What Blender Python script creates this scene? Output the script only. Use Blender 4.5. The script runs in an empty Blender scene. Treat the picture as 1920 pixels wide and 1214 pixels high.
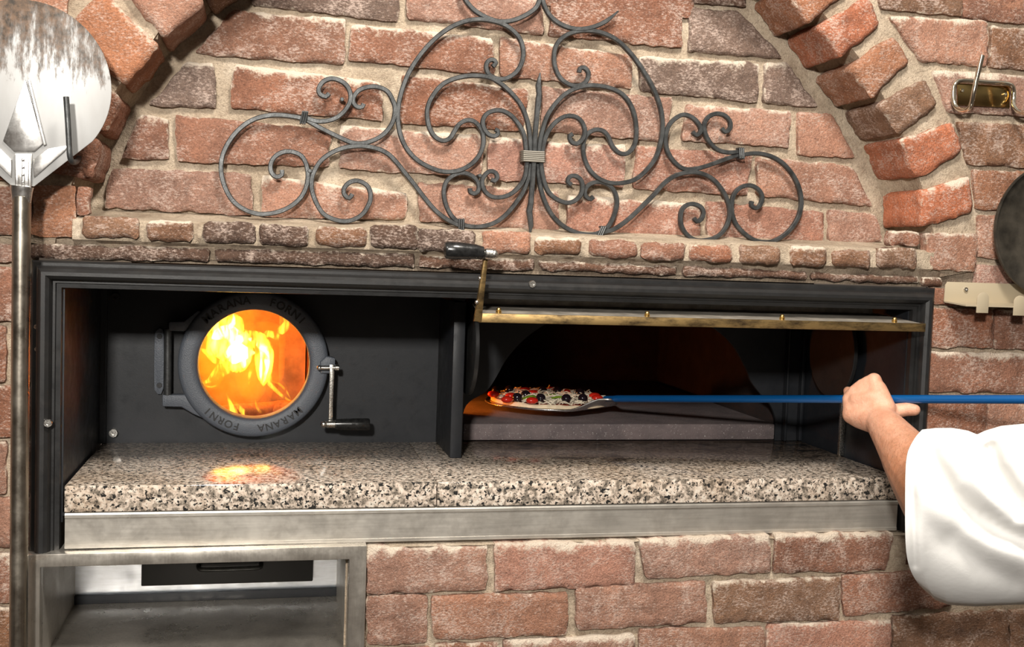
import bpy, bmesh, math, random
from mathutils import Vector, Matrix, noise
random.seed(7)
sc = bpy.context.scene
COL = bpy.data.collections.new('scene'); sc.collection.children.link(COL)

# ---------------------------------------------------------------- camera
F = 2052.0; CX, CY = 960.0, 607.0; CAMY = -1.8; EYE = 1.45
RX = Vector((9300, 197, F)).normalized()
RY = Vector((-450, -139, F)); RY = (RY - RX * RX.dot(RY)).normalized()
RZ = RX.cross(RY)
cam = bpy.data.cameras.new('camera'); camo = bpy.data.objects.new('camera', cam); COL.objects.link(camo)
right = Vector((RX[0], RY[0], RZ[0])); down = Vector((RX[1], RY[1], RZ[1])); fwd = Vector((RX[2], RY[2], RZ[2]))
m = Matrix.Identity(4)
for i in range(3):
    m[i][0] = right[i]; m[i][1] = -down[i]; m[i][2] = -fwd[i]
m[0][3], m[1][3], m[2][3] = 0, CAMY, EYE
camo.matrix_world = m
cam.sensor_width = 36; cam.lens = F / 1920 * 36; cam.clip_start = 0.02
cam.dof.use_dof = False
sc.camera = camo

def P(px, py, y):
    """point of the place on the plane Y=y seen at photo pixel px,py"""
    v = Vector((px - CX, py - CY, F)); r = Vector((RX.dot(v), RY.dot(v), RZ.dot(v)))
    t = (y - CAMY) / r[1]
    return Vector((r[0] * t, y, r[2] * t + EYE))

# ---------------------------------------------------------------- light
w = bpy.data.worlds.new('world'); sc.world = w; w.use_nodes = True
bg = w.node_tree.nodes['Background']; bg.inputs[0].default_value = (1.0, .95, .88, 1); bg.inputs[1].default_value = 1.0
# the rest of the kitchen: pale ceiling, darker floor, patches added for metal reflections
_t = w.node_tree; _tc = _t.nodes.new('ShaderNodeTexCoord'); _sp = _t.nodes.new('ShaderNodeSeparateXYZ'); _rp = _t.nodes.new('ShaderNodeValToRGB'); _nz = _t.nodes.new('ShaderNodeTexNoise'); _mx = _t.nodes.new('ShaderNodeMix'); _mx.data_type = 'RGBA'; _mx.blend_type = 'MULTIPLY'; _mx.inputs[0].default_value = 1
_r2 = _t.nodes.new('ShaderNodeValToRGB'); _nz.inputs['Scale'].default_value = 2.6; _nz.inputs['Detail'].default_value = 2
_t.links.new(_tc.outputs['Generated'], _sp.inputs[0]); _t.links.new(_tc.outputs['Generated'], _nz.inputs['Vector']); _t.links.new(_sp.outputs['Z'], _rp.inputs[0]); _t.links.new(_nz.outputs['Fac'], _r2.inputs[0])
_e = _rp.color_ramp.elements; _e[0].position = 0; _e[0].color = (.07, .055, .045, 1); _e[1].position = .8; _e[1].color = (.42, .40, .37, 1)
for _p, _c in ((.15, (.12, .11, .10, 1)), (.35, (.22, .21, .19, 1))): _x = _e.new(_p); _x.color = _c
_r2.color_ramp.elements[0].position = .38; _r2.color_ramp.elements[0].color = (.25, .24, .23, 1); _r2.color_ramp.elements[1].position = .62; _r2.color_ramp.elements[1].color = (1.7, 1.68, 1.6, 1)
_t.links.new(_rp.outputs[0], _mx.inputs[6]); _t.links.new(_r2.outputs[0], _mx.inputs[7]); _t.links.new(_mx.outputs[2], bg.inputs[0])

def area(name, loc, target, size, power, color=(1, .96, .9), sy=None):
    l = bpy.data.lights.new(name, 'AREA'); l.energy = power; l.size = size; l.color = color
    if sy: l.shape = 'RECTANGLE'; l.size_y = sy
    o = bpy.data.objects.new(name, l); COL.objects.link(o); o.location = loc
    d = Vector(target) - Vector(loc); o.rotation_euler = d.to_track_quat('-Z', 'Y').to_euler()
    return o
area('key_lamp', (-.45, -2.6, EYE + .66), (.45, 0, EYE - .1), .16, 80, (1, .95, .88))
area('ceiling_lamp', (.45, -1.1, EYE + 1.45), (.7, 0, EYE - .2), .3, 46, (1, .93, .84))
area('ceiling_lamp', (-.9, -1.5, EYE + 1.25), (-.2, 0, EYE), .4, 12, (1, .95, .88))
sc.view_settings.view_transform = 'Standard'; sc.view_settings.look = 'None'
sc.view_settings.exposure = 0.08; sc.view_settings.gamma = 1.0; sc.view_settings.use_curve_mapping = False

# ---------------------------------------------------------------- helpers: tagging
def link(o, parent=None):
    COL.objects.link(o)
    if parent: o.parent = parent
    return o
def thing(name, label, cat, loc, group=None):
    o = bpy.data.objects.new(name, None); o.empty_display_size = .03
    link(o); o.location = loc; tag(o, label, cat, group); return o
def tag(o, label, cat, group=None):
    o['label'] = label; o['category'] = cat
    if group: o['group'] = group
    return o
def obj(name, verts, faces, mats, parent=None, smooth=True, mi=None, label=None, cols=None, auto=None):
    me = bpy.data.meshes.new(name)
    off = parent_loc(parent)
    me.from_pydata([tuple(Vector(v) - off) for v in verts], [], faces)
    if not isinstance(mats, (list, tuple)): mats = [mats]
    for mm in mats: me.materials.append(mm)
    if mi: me.polygons.foreach_set('material_index', mi)
    if cols:
        a = me.color_attributes.new('tint', 'FLOAT_COLOR', 'POINT')
        a.data.foreach_set('color', [c for q in cols for c in q])
    me.update()
    bm = bmesh.new(); bm.from_mesh(me); bmesh.ops.recalc_face_normals(bm, faces=bm.faces); bm.to_mesh(me); bm.free()
    if smooth:
        me.polygons.foreach_set('use_smooth', [True] * len(me.polygons))
        if auto: me.set_sharp_from_angle(angle=math.radians(auto))
    o = bpy.data.objects.new(name, me); link(o, parent)
    if label: o['label'] = label
    return o
def parent_loc(p):
    v = Vector((0, 0, 0))
    while p is not None: v += p.location; p = p.parent
    return v
class MB:
    def __init__(s): s.v = []; s.f = []; s.c = []; s.m = []; s.mat = 0; s.tint = (1, 1, 1, 1)
    def add(s, vs, fs):
        b = len(s.v); s.v += [Vector(q) for q in vs]; s.c += [s.tint] * len(vs)
        s.f += [tuple(b + i for i in f) for f in fs]; s.m += [s.mat] * len(fs); return b
    def box(s, a, b, bev=0.0):
        x0, y0, z0 = [min(a[i], b[i]) for i in range(3)]; x1, y1, z1 = [max(a[i], b[i]) for i in range(3)]
        return s.hexa([(x0, y0, z0), (x1, y0, z0), (x1, y1, z0), (x0, y1, z0), (x0, y0, z1), (x1, y0, z1), (x1, y1, z1), (x0, y1, z1)], bev)
    def hexa(s, p, bev=0.0):
        p = [Vector(q) for q in p]
        fs = [(0, 3, 2, 1), (4, 5, 6, 7), (0, 1, 5, 4), (1, 2, 6, 5), (2, 3, 7, 6), (3, 0, 4, 7)]
        if not bev: s.add(p, fs); return
        bm = bmesh.new(); vs = [bm.verts.new(q) for q in p]
        for f in fs: bm.faces.new([vs[i] for i in f])
        bmesh.ops.bevel(bm, geom=bm.edges[:], offset=bev, segments=2, affect='EDGES', profile=.5)
        s.frombm(bm)
    def frombm(s, bm):
        bm.verts.ensure_lookup_table(); bm.verts.index_update()
        s.add([v.co.copy() for v in bm.verts], [tuple(v.index for v in f.verts) for f in bm.faces]); bm.free()
    def prism(s, pts, off, bev=0.0):
        """closed polygon pts (3d) extruded by off"""
        off = Vector(off); n = len(pts)
        bm = bmesh.new(); a = [bm.verts.new(Vector(p)) for p in pts]; b = [bm.verts.new(Vector(p) + off) for p in pts]
        bm.faces.new(a); bm.faces.new(b[::-1])
        for i in range(n): bm.faces.new((a[i], b[i], b[(i + 1) % n], a[(i + 1) % n]))
        bmesh.ops.recalc_face_normals(bm, faces=bm.faces)
        if bev: bmesh.ops.bevel(bm, geom=bm.edges[:], offset=bev, segments=2, affect='EDGES', profile=.5)
        s.frombm(bm)
    def tube(s, path, rad, n=12, sx=None, closed=False, up=Vector((0, 1, 0)), cap=True, square=False, flat=1.0):
        path = [Vector(p) for p in path]; N = len(path); rings = []
        if not hasattr(rad, '__len__'): rad = [rad] * N
        vs = []
        for i, p in enumerate(path):
            if closed: t = path[(i + 1) % N] - path[i - 1]
            else: t = path[min(i + 1, N - 1)] - path[max(i - 1, 0)]
            t.normalize(); u = up - t * up.dot(t)
            if u.length < 1e-4: u = Vector((1, 0, 0)) - t * t.x
            u.normalize(); v = t.cross(u)
            for k in range(n):
                if square:
                    a = math.pi / 4 + math.pi / 2 * (k // 2)
                    e = .18 if k % 2 else -.18
                    q = (math.cos(a + e) * 1.25, math.sin(a + e) * 1.25)
                else:
                    a = 2 * math.pi * k / n; q = (math.cos(a), math.sin(a))
                vs.append(p + (u * q[0] * flat + v * q[1]) * rad[i])
        fs = []
        for i in range(N if closed else N - 1):
            for k in range(n):
                j = (i + 1) % N
                fs.append((i * n + k, i * n + (k + 1) % n, j * n + (k + 1) % n, j * n + k))
        if cap and not closed:
            fs.append(tuple(range(n - 1, -1, -1))); fs.append(tuple((N - 1) * n + k for k in range(n)))
        s.add(vs, fs)
    def cyl(s, a, b, r, n=20, r2=None, bev=0.0):
        a = Vector(a); b = Vector(b); r2 = r if r2 is None else r2
        d = (b - a)
        if bev:
            dn = d.normalized()
            s.tube([a, a + dn * .0001, a + dn * bev, b - dn * bev, b - dn * .0001, b], [r - bev, r - bev, r, r2, r2 - bev, r2 - bev], n)
        else: s.tube([a, b], [r, r2], n)
    def lathe(s, prof, origin, axis, n=48, cap=False):
        """prof: (radius, height along axis)"""
        axis = Vector(axis).normalized(); u = axis.orthogonal().normalized(); v = axis.cross(u); o = Vector(origin)
        vs = []; fs = []; M = len(prof)
        for r, h in prof:
            for k in range(n):
                a = 2 * math.pi * k / n; vs.append(o + axis * h + (u * math.cos(a) + v * math.sin(a)) * r)
        for i in range(M - 1):
            for k in range(n): fs.append((i * n + k, i * n + (k + 1) % n, (i + 1) * n + (k + 1) % n, (i + 1) * n + k))
        if cap: fs.append(tuple(range(n - 1, -1, -1))); fs.append(tuple((M - 1) * n + k for k in range(n)))
        s.add(vs, fs)
    def sphere(s, c, r, seg=14, rings=9, scale=(1, 1, 1)):
        vs = []; fs = []
        for i in range(rings + 1):
            th = math.pi * i / rings
            for k in range(seg):
                ph = 2 * math.pi * k / seg
                vs.append(Vector(c) + Vector((math.sin(th) * math.cos(ph) * r * scale[0], math.sin(th) * math.sin(ph) * r * scale[1], math.cos(th) * r * scale[2])))
        for i in range(rings):
            for k in range(seg): fs.append((i * seg + k, (i + 1) * seg + k, (i + 1) * seg + (k + 1) % seg, i * seg + (k + 1) % seg))
        s.add(vs, fs)
    def build(s, name, mats, parent=None, smooth=True, auto=35, label=None, cols=False):
        return obj(name, s.v, s.f, mats, parent, smooth, s.m if isinstance(mats, (list, tuple)) else None, label, s.c if cols else None, auto)
def struct(o): o['kind'] = 'structure'; return o
def spline(pts, step=.004):
    """Catmull-Rom through points"""
    p = [Vector(q) for q in pts]; p = [p[0] * 2 - p[1]] + p + [p[-1] * 2 - p[-2]]; out = []
    for i in range(1, len(p) - 2):
        a, b, c, d = p[i - 1:i + 3]
        n = max(1, int((c - b).length / step))
        for k in range(n):
            t = k / n
            out.append(.5 * ((2 * b) + (c - a) * t + (2 * a - 5 * b + 4 * c - d) * t * t + (3 * b - a - 3 * c + d) * t ** 3))
    out.append(p[-2]); return out

# ---------------------------------------------------------------- materials
class NT:
    def __init__(s, name):
        s.m = bpy.data.materials.new(name); s.m.use_nodes = True; s.t = s.m.node_tree
        s.b = s.t.nodes['Principled BSDF']; s.out = s.t.nodes['Material Output']
        s.co = s.n('ShaderNodeTexCoord').outputs['Object']
    def n(s, ty, **k):
        q = s.t.nodes.new(ty)
        for a, v in k.items(): setattr(q, a, v)
        return q
    def l(s, a, b): s.t.links.new(a, b)
    def map(s, scale=(1, 1, 1), src=None, rot=(0, 0, 0)):
        q = s.n('ShaderNodeMapping'); q.inputs['Scale'].default_value = scale; q.inputs['Rotation'].default_value = rot
        s.l(src or s.co, q.inputs['Vector']); return q.outputs[0]
    def noise(s, scale, detail=4, rough=.6, vec=None, dist=0):
        q = s.n('ShaderNodeTexNoise'); q.inputs['Scale'].default_value = scale; q.inputs['Detail'].default_value = detail
        q.inputs['Roughness'].default_value = rough; q.inputs['Distortion'].default_value = dist
        s.l(vec or s.co, q.inputs['Vector']); return q.outputs['Fac']
    def vor(s, scale, vec=None, feature='F1', out='Distance', rnd=1):
        q = s.n('ShaderNodeTexVoronoi', feature=feature); q.inputs['Scale'].default_value = scale; q.inputs['Randomness'].default_value = rnd
        s.l(vec or s.co, q.inputs['Vector']); return q.outputs[out]
    def ramp(s, fac, stops, interp='LINEAR'):
        q = s.n('ShaderNodeValToRGB'); e = q.color_ramp.elements; q.color_ramp.interpolation = interp
        while len(e) < len(stops): e.new(.5)
        for i, (p, c) in enumerate(stops):
            e[i].position = p
            if not hasattr(c, '__len__'): c = (c, c, c)
            e[i].color = tuple(c) + (1,) if len(c) == 3 else c
        s.l(fac, q.inputs[0]); return q.outputs[0]
    def mix(s, fac, a, b, blend='MIX'):
        q = s.n('ShaderNodeMix', data_type='RGBA', blend_type=blend)
        for v, i in ((fac, 0), (a, 6), (b, 7)):
            if hasattr(v, 'links'): s.l(v, q.inputs[i])
            elif i == 0: q.inputs[0].default_value = v
            else: q.inputs[i].default_value = tuple(v) + (1,) if len(v) == 3 else v
        return q.outputs[2]
    def math(s, op, a, b=0.0):
        q = s.n('ShaderNodeMath', operation=op)
        for i, v in enumerate((a, b)):
            if hasattr(v, 'links'): s.l(v, q.inputs[i])
            else: q.inputs[i].default_value = v
        return q.outputs[0]
    def attr(s, name): q = s.n('ShaderNodeAttribute', attribute_name=name); return q.outputs['Color']
    def set(s, **k):
        for a, v in k.items():
            i = s.b.inputs[a.replace('_', ' ')]
            if hasattr(v, 'links'): s.l(v, i)
            elif hasattr(v, '__len__') and len(v) == 3: i.default_value = tuple(v) + (1,)
            else: i.default_value = v
        return s
    def bump(s, h, strength=.5, dist=.002):
        q = s.n('ShaderNodeBump'); q.inputs['Strength'].default_value = strength; q.inputs['Distance'].default_value = dist
        s.l(h, q.inputs['Height']); s.l(q.outputs[0], s.b.inputs['Normal']); return s
def srgb(r, g, b):
    f = lambda c: (c / 255 / 12.92) if c / 255 <= .04045 else ((c / 255 + .055) / 1.055) ** 2.4
    return (f(r), f(g), f(b))
def simple(name, col, rough=.5, metal=0, nscale=None, amt=.15, bstr=0, bscale=200, **k):
    t = NT(name)
    c = tuple(col)
    if nscale:
        nz = t.ramp(t.noise(nscale, 5, .6), [(.3, 1 - amt), (.7, 1 + amt)])
        cc = t.mix(1.0, c, nz, 'MULTIPLY'); t.set(Base_Color=cc)
        t.set(Roughness=t.ramp(t.noise(nscale * 1.7, 4), [(.25, max(rough - .1, .02)), (.75, min(rough + .12, 1))]))
    else: t.set(Base_Color=c, Roughness=rough)
    t.set(Metallic=metal, **k)
    if bstr: t.bump(t.noise(bscale, 3), bstr, .001)
    return t.m

def brick_mat():
    t = NT('brick'); tint = t.attr('tint')
    v = t.map((1, 1, 1))
    big = t.ramp(t.noise(14, 5, .65), [(.3, (.72, .70, .70)), (.5, (1, 1, 1)), (.72, (1.22, 1.17, 1.12))])
    c = t.mix(1.0, tint, big, 'MULTIPLY')
    dark = t.ramp(t.noise(9, 6, .7, dist=.6), [(.55, 0), (.72, .55)])
    c = t.mix(dark, c, (.085, .05, .038))
    fine = t.ramp(t.noise(330, 3, .7), [(.32, (.62, .6, .6)), (.5, (1, 1, 1)), (.7, (1.3, 1.27, 1.25))])
    c = t.mix(.85, c, fine, 'MULTIPLY')
    # pale lime bloom in streaky patches
    e1 = t.noise(16, 6, .7, dist=.8); e2 = t.noise(170, 4, .75, vec=t.map((1, 1, 2.2)))
    e = t.ramp(t.math('ADD', t.math('MULTIPLY', e1, .5), t.math('MULTIPLY', e2, .65)), [(.575, 0), (.70, .62)])
    c = t.mix(e, c, (.66, .52, .44))
    al = t.n('ShaderNodeAttribute', attribute_name='tint').outputs['Alpha']
    lm = t.ramp(t.math('ADD', t.math('MULTIPLY', al, .75), t.math('MULTIPLY', t.noise(120, 5, .75), .8)), [(.58, 0), (.78, .85)])
    c = t.mix(lm, c, (.72, .62, .50))
    t.set(Base_Color=c, Roughness=.82, Specular_IOR_Level=.35)
    h = t.math('ADD', t.math('MULTIPLY', t.noise(75, 6, .7), 1.0), t.math('MULTIPLY', t.noise(320, 4, .7), .5))
    t.bump(h, 1.0, .006); return t.m
def mortar_mat():
    t = NT('mortar')
    c = t.ramp(t.noise(9, 6, .65), [(.3, (.36, .28, .20)), (.55, (.54, .44, .33)), (.75, (.68, .58, .46))])
    c = t.mix(.8, c, t.ramp(t.noise(260, 4, .75), [(.3, (.6, .58, .56)), (.5, (1, 1, 1)), (.7, (1.2, 1.2, 1.18))]), 'MULTIPLY')
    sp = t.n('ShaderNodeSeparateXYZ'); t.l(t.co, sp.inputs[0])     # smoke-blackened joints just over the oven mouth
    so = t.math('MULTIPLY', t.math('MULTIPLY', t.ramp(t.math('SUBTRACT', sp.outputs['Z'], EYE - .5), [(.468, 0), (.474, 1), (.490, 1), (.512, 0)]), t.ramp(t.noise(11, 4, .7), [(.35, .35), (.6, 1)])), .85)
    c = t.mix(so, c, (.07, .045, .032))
    c = t.mix(t.ramp(t.noise(26, 5, .7, dist=.7), [(.52, 0), (.68, .5)]), c, (.20, .13, .085))
    t.set(Base_Color=c, Roughness=.92, Specular_IOR_Level=.2)
    t.bump(t.math('ADD', t.noise(60, 6, .7), t.math('MULTIPLY', t.noise(400, 3, .8), .5)), 1.0, .007); return t.m
def granite_mat():
    t = NT('granite')
    n1 = t.noise(150, 3, .6)
    c = t.ramp(t.noise(120, 3, .55), [(.36, (.15, .125, .10)), (.45, (.32, .27, .22)), (.54, (.54, .44, .36)), (.64, (.62, .56, .48))])
    c = t.mix(t.ramp(t.noise(150, 2, .5, vec=t.map((1, 1, 1), rot=(1, 2, 3))), [(.375, 1), (.41, 0)]), c, (.02, .02, .02))
    c = t.mix(t.ramp(t.noise(230, 2, .5, vec=t.map((1, 1, 1), rot=(2, 1, 0))), [(.37, .85), (.41, 0)]), c, (.03, .028, .025))
    st = t.ramp(t.noise(7, 5, .6), [(.52, 0), (.72, .55)])
    c = t.mix(st, c, t.mix(1, c, (.55, .42, .28), 'MULTIPLY'))
    sp = t.n('ShaderNodeSeparateXYZ'); t.l(t.co, sp.inputs[0])
    my = t.ramp(t.math('ADD', sp.outputs['Y'], .18), [(.13, 0), (.20, .75), (.24, 1)]); mx = t.ramp(t.math('ADD', sp.outputs['X'], .41), [(.38, 0), (.48, 1), (1.0, 1)])
    c = t.mix(t.math('MULTIPLY', t.math('MULTIPLY', my, mx), t.ramp(t.noise(9, 5, .7), [(.3, .45), (.7, .95)])), c, t.mix(1, c, (.42, .30, .21), 'MULTIPLY'))
    sc2 = t.math('MULTIPLY', t.math('MULTIPLY', my, mx), t.ramp(t.noise(13, 4, .6, vec=t.map((1, 1.6, 1))), [(.55, 0), (.64, 1)]))
    c = t.mix(sc2, c, (.018, .013, .011))
    t.set(Base_Color=c, Roughness=t.ramp(t.noise(20, 4), [(.3, .09), (.7, .2)]), Specular_IOR_Level=.55)
    t.bump(t.noise(160, 3), .08, .0005); return t.m
def steel_mat(name, base=(.56, .54, .5), rough=.32, stretch=(1, 1, 1), dirt=.35, met=1.0):
    t = NT(name)
    br = t.noise(220, 4, .6, vec=t.map(stretch))
    c = t.mix(.5, base, t.ramp(br, [(.3, (.75, .75, .75)), (.7, (1.15, 1.15, 1.15))]), 'MULTIPLY')
    d = t.ramp(t.noise(12, 6, .7, dist=.5), [(.45, 0), (.75, dirt)])
    c = t.mix(d, c, (.16, .13, .10))
    t.set(Base_Color=c, Metallic=met, Roughness=t.ramp(t.noise(18, 5, .7), [(.3, rough - .08), (.7, rough + .14)]))
    t.bump(br, .08, .0005); return t.m
def blackmetal(name, col=(.012, .012, .0122), rough=.42, wear=.1):
    t = NT(name)
    d = t.ramp(t.noise(22, 6, .75, dist=.6), [(.5, 0), (.8, wear)])
    c = t.mix(d, col, (.10, .08, .065))
    t.set(Base_Color=c, Metallic=.0, Specular_IOR_Level=.38, Roughness=t.ramp(t.noise(30, 5, .7), [(.3, rough - .1), (.7, rough + .15)]))
    t.bump(t.noise(380, 3), .12, .0008); return t.m
M = {}
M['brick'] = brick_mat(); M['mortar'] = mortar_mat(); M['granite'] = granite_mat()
M['black'] = blackmetal('black_enamel_steel'); M['panel'] = blackmetal('dark_steel_panel', (.0105, .012, .015), .46, .06)
M['cast'] = (lambda t: (t.set(Base_Color=(.082, .093, .112), Roughness=.5, Specular_IOR_Level=.6), t.bump(t.noise(420, 2), .6, .0012), t.m)[2])(NT('cast_iron'))
M['letter'] = simple('cast_letter_black', (.012, .012, .013), .55)
M['iron'] = simple('wrought_iron', (.048, .050, .050), .42, .45, 60, .5, .35, 300, Specular_IOR_Level=.6)
M['steel'] = steel_mat('brushed_steel', (.52, .49, .44), .36, (.05, 1, 1), .4, .7)
M['steel2'] = steel_mat('stained_steel', (.60, .56, .50), .28, (1, 1, .12), .4, .85)
M['pole'] = steel_mat('handle_steel', (.42, .38, .32), .30, (2, 2, .03), .6, 1.0)
M['coolsteel'] = steel_mat('clean_steel', (.52, .55, .60), .36, (.1, 1, 1), .25, .85)
M['chrome'] = simple('chrome', (.80, .74, .62), .10, 1)
M['plate'] = simple('tinted_chrome_plate', (.42, .29, .12), .16, 1)
M['binding'] = simple('binding_wire', (.17, .155, .13), .5, .4)
M['flap'] = simple('worn_grey_steel', (.30, .27, .23), .45, .3, 30, .4)
M['bolt'] = simple('bolt_steel', (.62, .6, .56), .28, 1, 300, .3)
M['brass'] = (lambda t: (t.set(Base_Color=t.mix(t.ramp(t.noise(45, 6, .7, vec=t.map((.35, 1, 1))), [(.42, 0), (.62, .9)]), (.33, .22, .09), (.045, .03, .018)), Metallic=.85, Roughness=.46), t.bump(t.noise(200, 4), .15, .0006), t.m)[2])(NT('worn_brass'))
M['gold'] = simple('polished_brass', (.85, .55, .18), .22, 1)
M['plastic'] = simple('black_bakelite', (.012, .012, .012), .22, 0, 90, .6)
M['stone'] = (lambda t: (t.set(Base_Color=t.mix(t.ramp(t.noise(260, 3, .8), [(.62, 0), (.70, .8)]), t.ramp(t.noise(14, 6, .7), [(.3, (.09, .072, .074)), (.7, (.18, .14, .137))]), (.55, .52, .5)), Roughness=.8), t.bump(t.noise(150, 5), .5, .002), t.m)[2])(NT('hearth_stone'))
M['refract'] = simple('firebrick', (.30, .17, .11), .8, 0, 25, .4, .4, 90)
M['soot'] = simple('sooty_vault', (.022, .012, .010), .95, 0, 20, .4, .4, 60)
M['cream'] = simple('cream_painted_steel', (.44, .37, .26), .36, .2)
M['blue'] = (lambda t: (t.set(Base_Color=(.003, .095, .31), Metallic=.35, Roughness=.28, Coat_Weight=.6, Coat_Roughness=.12), t.m)[1])(NT('blue_anodised_tube'))
M['alu'] = steel_mat('aluminium', (.78, .77, .75), .26, (1, 1, .1), .12)
def peel_mat():
    t = NT('scorched_aluminium')
    sep = t.n('ShaderNodeSeparateXYZ'); t.l(t.co, sep.inputs[0])
    st = t.noise(34, 6, .75, vec=t.map((1.6, 1, .42)))
    zz = t.math('MULTIPLY', t.math('SUBTRACT', sep.outputs['Z'], .205), 2.6)   # char towards the tip of the blade
    burn = t.ramp(t.math('ADD', st, zz), [(.62, 0), (.73, .8), (.84, 1)])
    c = t.mix(t.ramp(t.noise(30, 5, .6, vec=t.map((1, 1, .3))), [(.3, 0), (.8, .45)]), (.34, .34, .337), (.22, .21, .195))
    c = t.mix(burn, c, t.ramp(t.noise(80, 4, .7), [(.35, (.035, .028, .022)), (.7, (.16, .10, .065))]))
    sp = t.ramp(t.noise(60, 6, .8, vec=t.map((1, 1, .6))), [(.66, 0), (.72, .7)])
    c = t.mix(sp, c, (.22, .15, .1))
    t.set(Base_Color=c, Metallic=t.ramp(burn, [(0, .35), (1, .0)]), Roughness=t.ramp(burn, [(0, .52), (1, .85)])); t.bump(st, .1, .001); return t.m
M['peel'] = peel_mat()
M['sootpan'] = simple('blackened_steel', (.040, .034, .026), .5, .3, 25, .7, .3, 80)
# ================================================================= SCENE
PAL = {'t': (.265, .122, .076), 'p': (.335, .178, .122), 'm': (.20, .105, .072), 'g': (.165, .110, .084), 'o': (.34, .150, .080), 's': (.125, .064, .040),  # 's': stretcher brick, shade under the sill headers put into its colour
       'r': (.38, .135, .070), 'b': (.22, .115, .066), 'k': (.095, .055, .038), 'w': (.37, .185, .130)}
def brick(mb, q, y, d, key, seed, n=.0016, rd=.0034, res=.0065):
    """one rough brick: q = outline on plane y (tl,tr,br,bl), d deep"""
    rnd = random.Random(seed)
    c = PAL[key]; k = rnd.uniform(.86, 1.14); hs = rnd.uniform(-.08, .08)
    mb.tint = (c[0] * k * (1 + hs), c[1] * k, c[2] * k * (1 - hs), 1)
    tl, tr, br, bl = [P(a[0], a[1], y) if len(a) == 2 else Vector(a) for a in q]
    wd = max((tr - tl).length, (br - bl).length); hg = max((tl - bl).length, (tr - br).length)
    nu = max(4, int(wd / res)); nv = max(3, int(hg / res))
    so = Vector((rnd.uniform(0, 50), rnd.uniform(0, 50), 0))
    cen = (tl + tr + br + bl) / 4
    tl, tr, br, bl = [p + (p - cen).normalized() * .0022 for p in (tl, tr, br, bl)]
    def nz(p, s, o=0): return noise.fractal(p * s + so + Vector((o, 0, 0)), 1.0, 2.2, 4)
    vs = []; idx = {}; lime = []; toplime = rnd.choice([0, .1, .4, .8]) if key != 'k' else .15
    for j in range(nv + 1):
        for i in range(nu + 1):
            u = i / nu; v = j / nv
            # finer rings near the edges
            uu = u if 0 < i < nu else u; p = (tl * (1 - uu) + tr * uu) * (1 - v) + (bl * (1 - uu) + br * uu) * v
            e = min(u * wd, (1 - u) * wd, v * hg, (1 - v) * hg)
            eu = min(u, 1 - u) * wd; ev = min(v, 1 - v) * hg
            R_ = rd * 2.2
            a = max(0, 1 - eu / R_); b = max(0, 1 - ev / R_)
            cr = min(1, math.hypot(a, b))
            if eu < R_ and ev < R_ and i in (0, nu) and j in (0, nv):   # corner pulled in
                p = p + (cen - p).normalized() * rd * .6
            dy = rd * (1 - math.sqrt(max(0, 1 - cr * cr)))
            jit = 1 if (i in (0, nu) or j in (0, nv)) else .35
            off = Vector((nz(p, 42, 9), 0, nz(p, 42, 17))) * (.0034 * jit)
            p = p + off; p.y += dy * .9 + nz(p, 38) * n * 1.1 + nz(p, 150, 5) * n * .55
            idx[(i, j)] = len(vs); vs.append(p)
            lime.append(max(0, min(1, math.exp(-e / .005) * .32 * (.6 + noise.noise(p * 55 + so)) + toplime * .75 * math.exp(-v * hg / min(.016, hg * .22)) * (.75 + noise.noise(p * 40 + so)))))
    fs = [(idx[(i, j)], idx[(i, j + 1)], idx[(i + 1, j + 1)], idx[(i + 1, j)]) for j in range(nv) for i in range(nu)]
    loop = [(i, 0) for i in range(nu)] + [(nu, j) for j in range(nv)] + [(i, nv) for i in range(nu, 0, -1)] + [(0, j) for j in range(nv, 0, -1)]
    nd = max(1, int(d / .010)) if d > .04 else 1
    prev = [idx[k] for k in loop]
    for r in range(1, nd + 1):
        cur = []
        for k_, kk in enumerate(loop):
            p0 = vs[idx[kk]].copy(); o2 = (p0 - cen); o2.y = 0; o2.normalize()
            p = p0.copy(); p.y = max(p0.y, y) + d * r / nd
            if nd > 1: p += o2 * (nz(p, 40, 3) * .0022 + nz(p, 150, 8) * .0008)
            cur.append(len(vs)); vs.append(p)
        n_ = len(loop)
        for k_ in range(n_): fs.append((prev[k_], prev[(k_ + 1) % n_], cur[(k_ + 1) % n_], cur[k_]))
        prev = cur
    b_ = mb.add(vs, fs); lime += [.1] * (len(vs) - len(lime))
    for k_, a_ in enumerate(lime): mb.c[b_ + k_] = mb.tint[:3] + (a_,)
    mb.tint = (1, 1, 1, 1)
def mortar_grid(mb, x0, x1, z0, z1, y, keep=None, res=.009, amp=.0022):
    nx = int((x1 - x0) / res); nz_ = int((z1 - z0) / res); ids = {}; vs = []; fs = []
    def vid(i, j):
        if (i, j) not in ids:
            x = x0 + (x1 - x0) * i / nx; z = z0 + (z1 - z0) * j / nz_
            ids[(i, j)] = len(vs); vs.append(Vector((x, y + noise.fractal(Vector((x * 30, 3.3, z * 30)), 1, 2.1, 4) * amp, z)))
        return ids[(i, j)]
    for i in range(nx):
        for j in range(nz_):
            x = x0 + (x1 - x0) * (i + .5) / nx; z = z0 + (z1 - z0) * (j + .5) / nz_
            if keep and not keep(x, z): continue
            fs.append((vid(i, j), vid(i + 1, j), vid(i + 1, j + 1), vid(i, j + 1)))
    mb.add(vs, fs)
AC = Vector((.437, 0, EYE - .143)); AR = .758     # arch circle
SPR = EYE + .045                                  # sill level
# frame opening (outer) and recess
FX0, FX1, FZ1, FZ0 = -.358, 1.185, EYE - .029, EYE - .478
IX0, IX1, IZ1 = -.312, 1.138, EYE - .067
TY = .108                                         # niche brick plane

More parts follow.
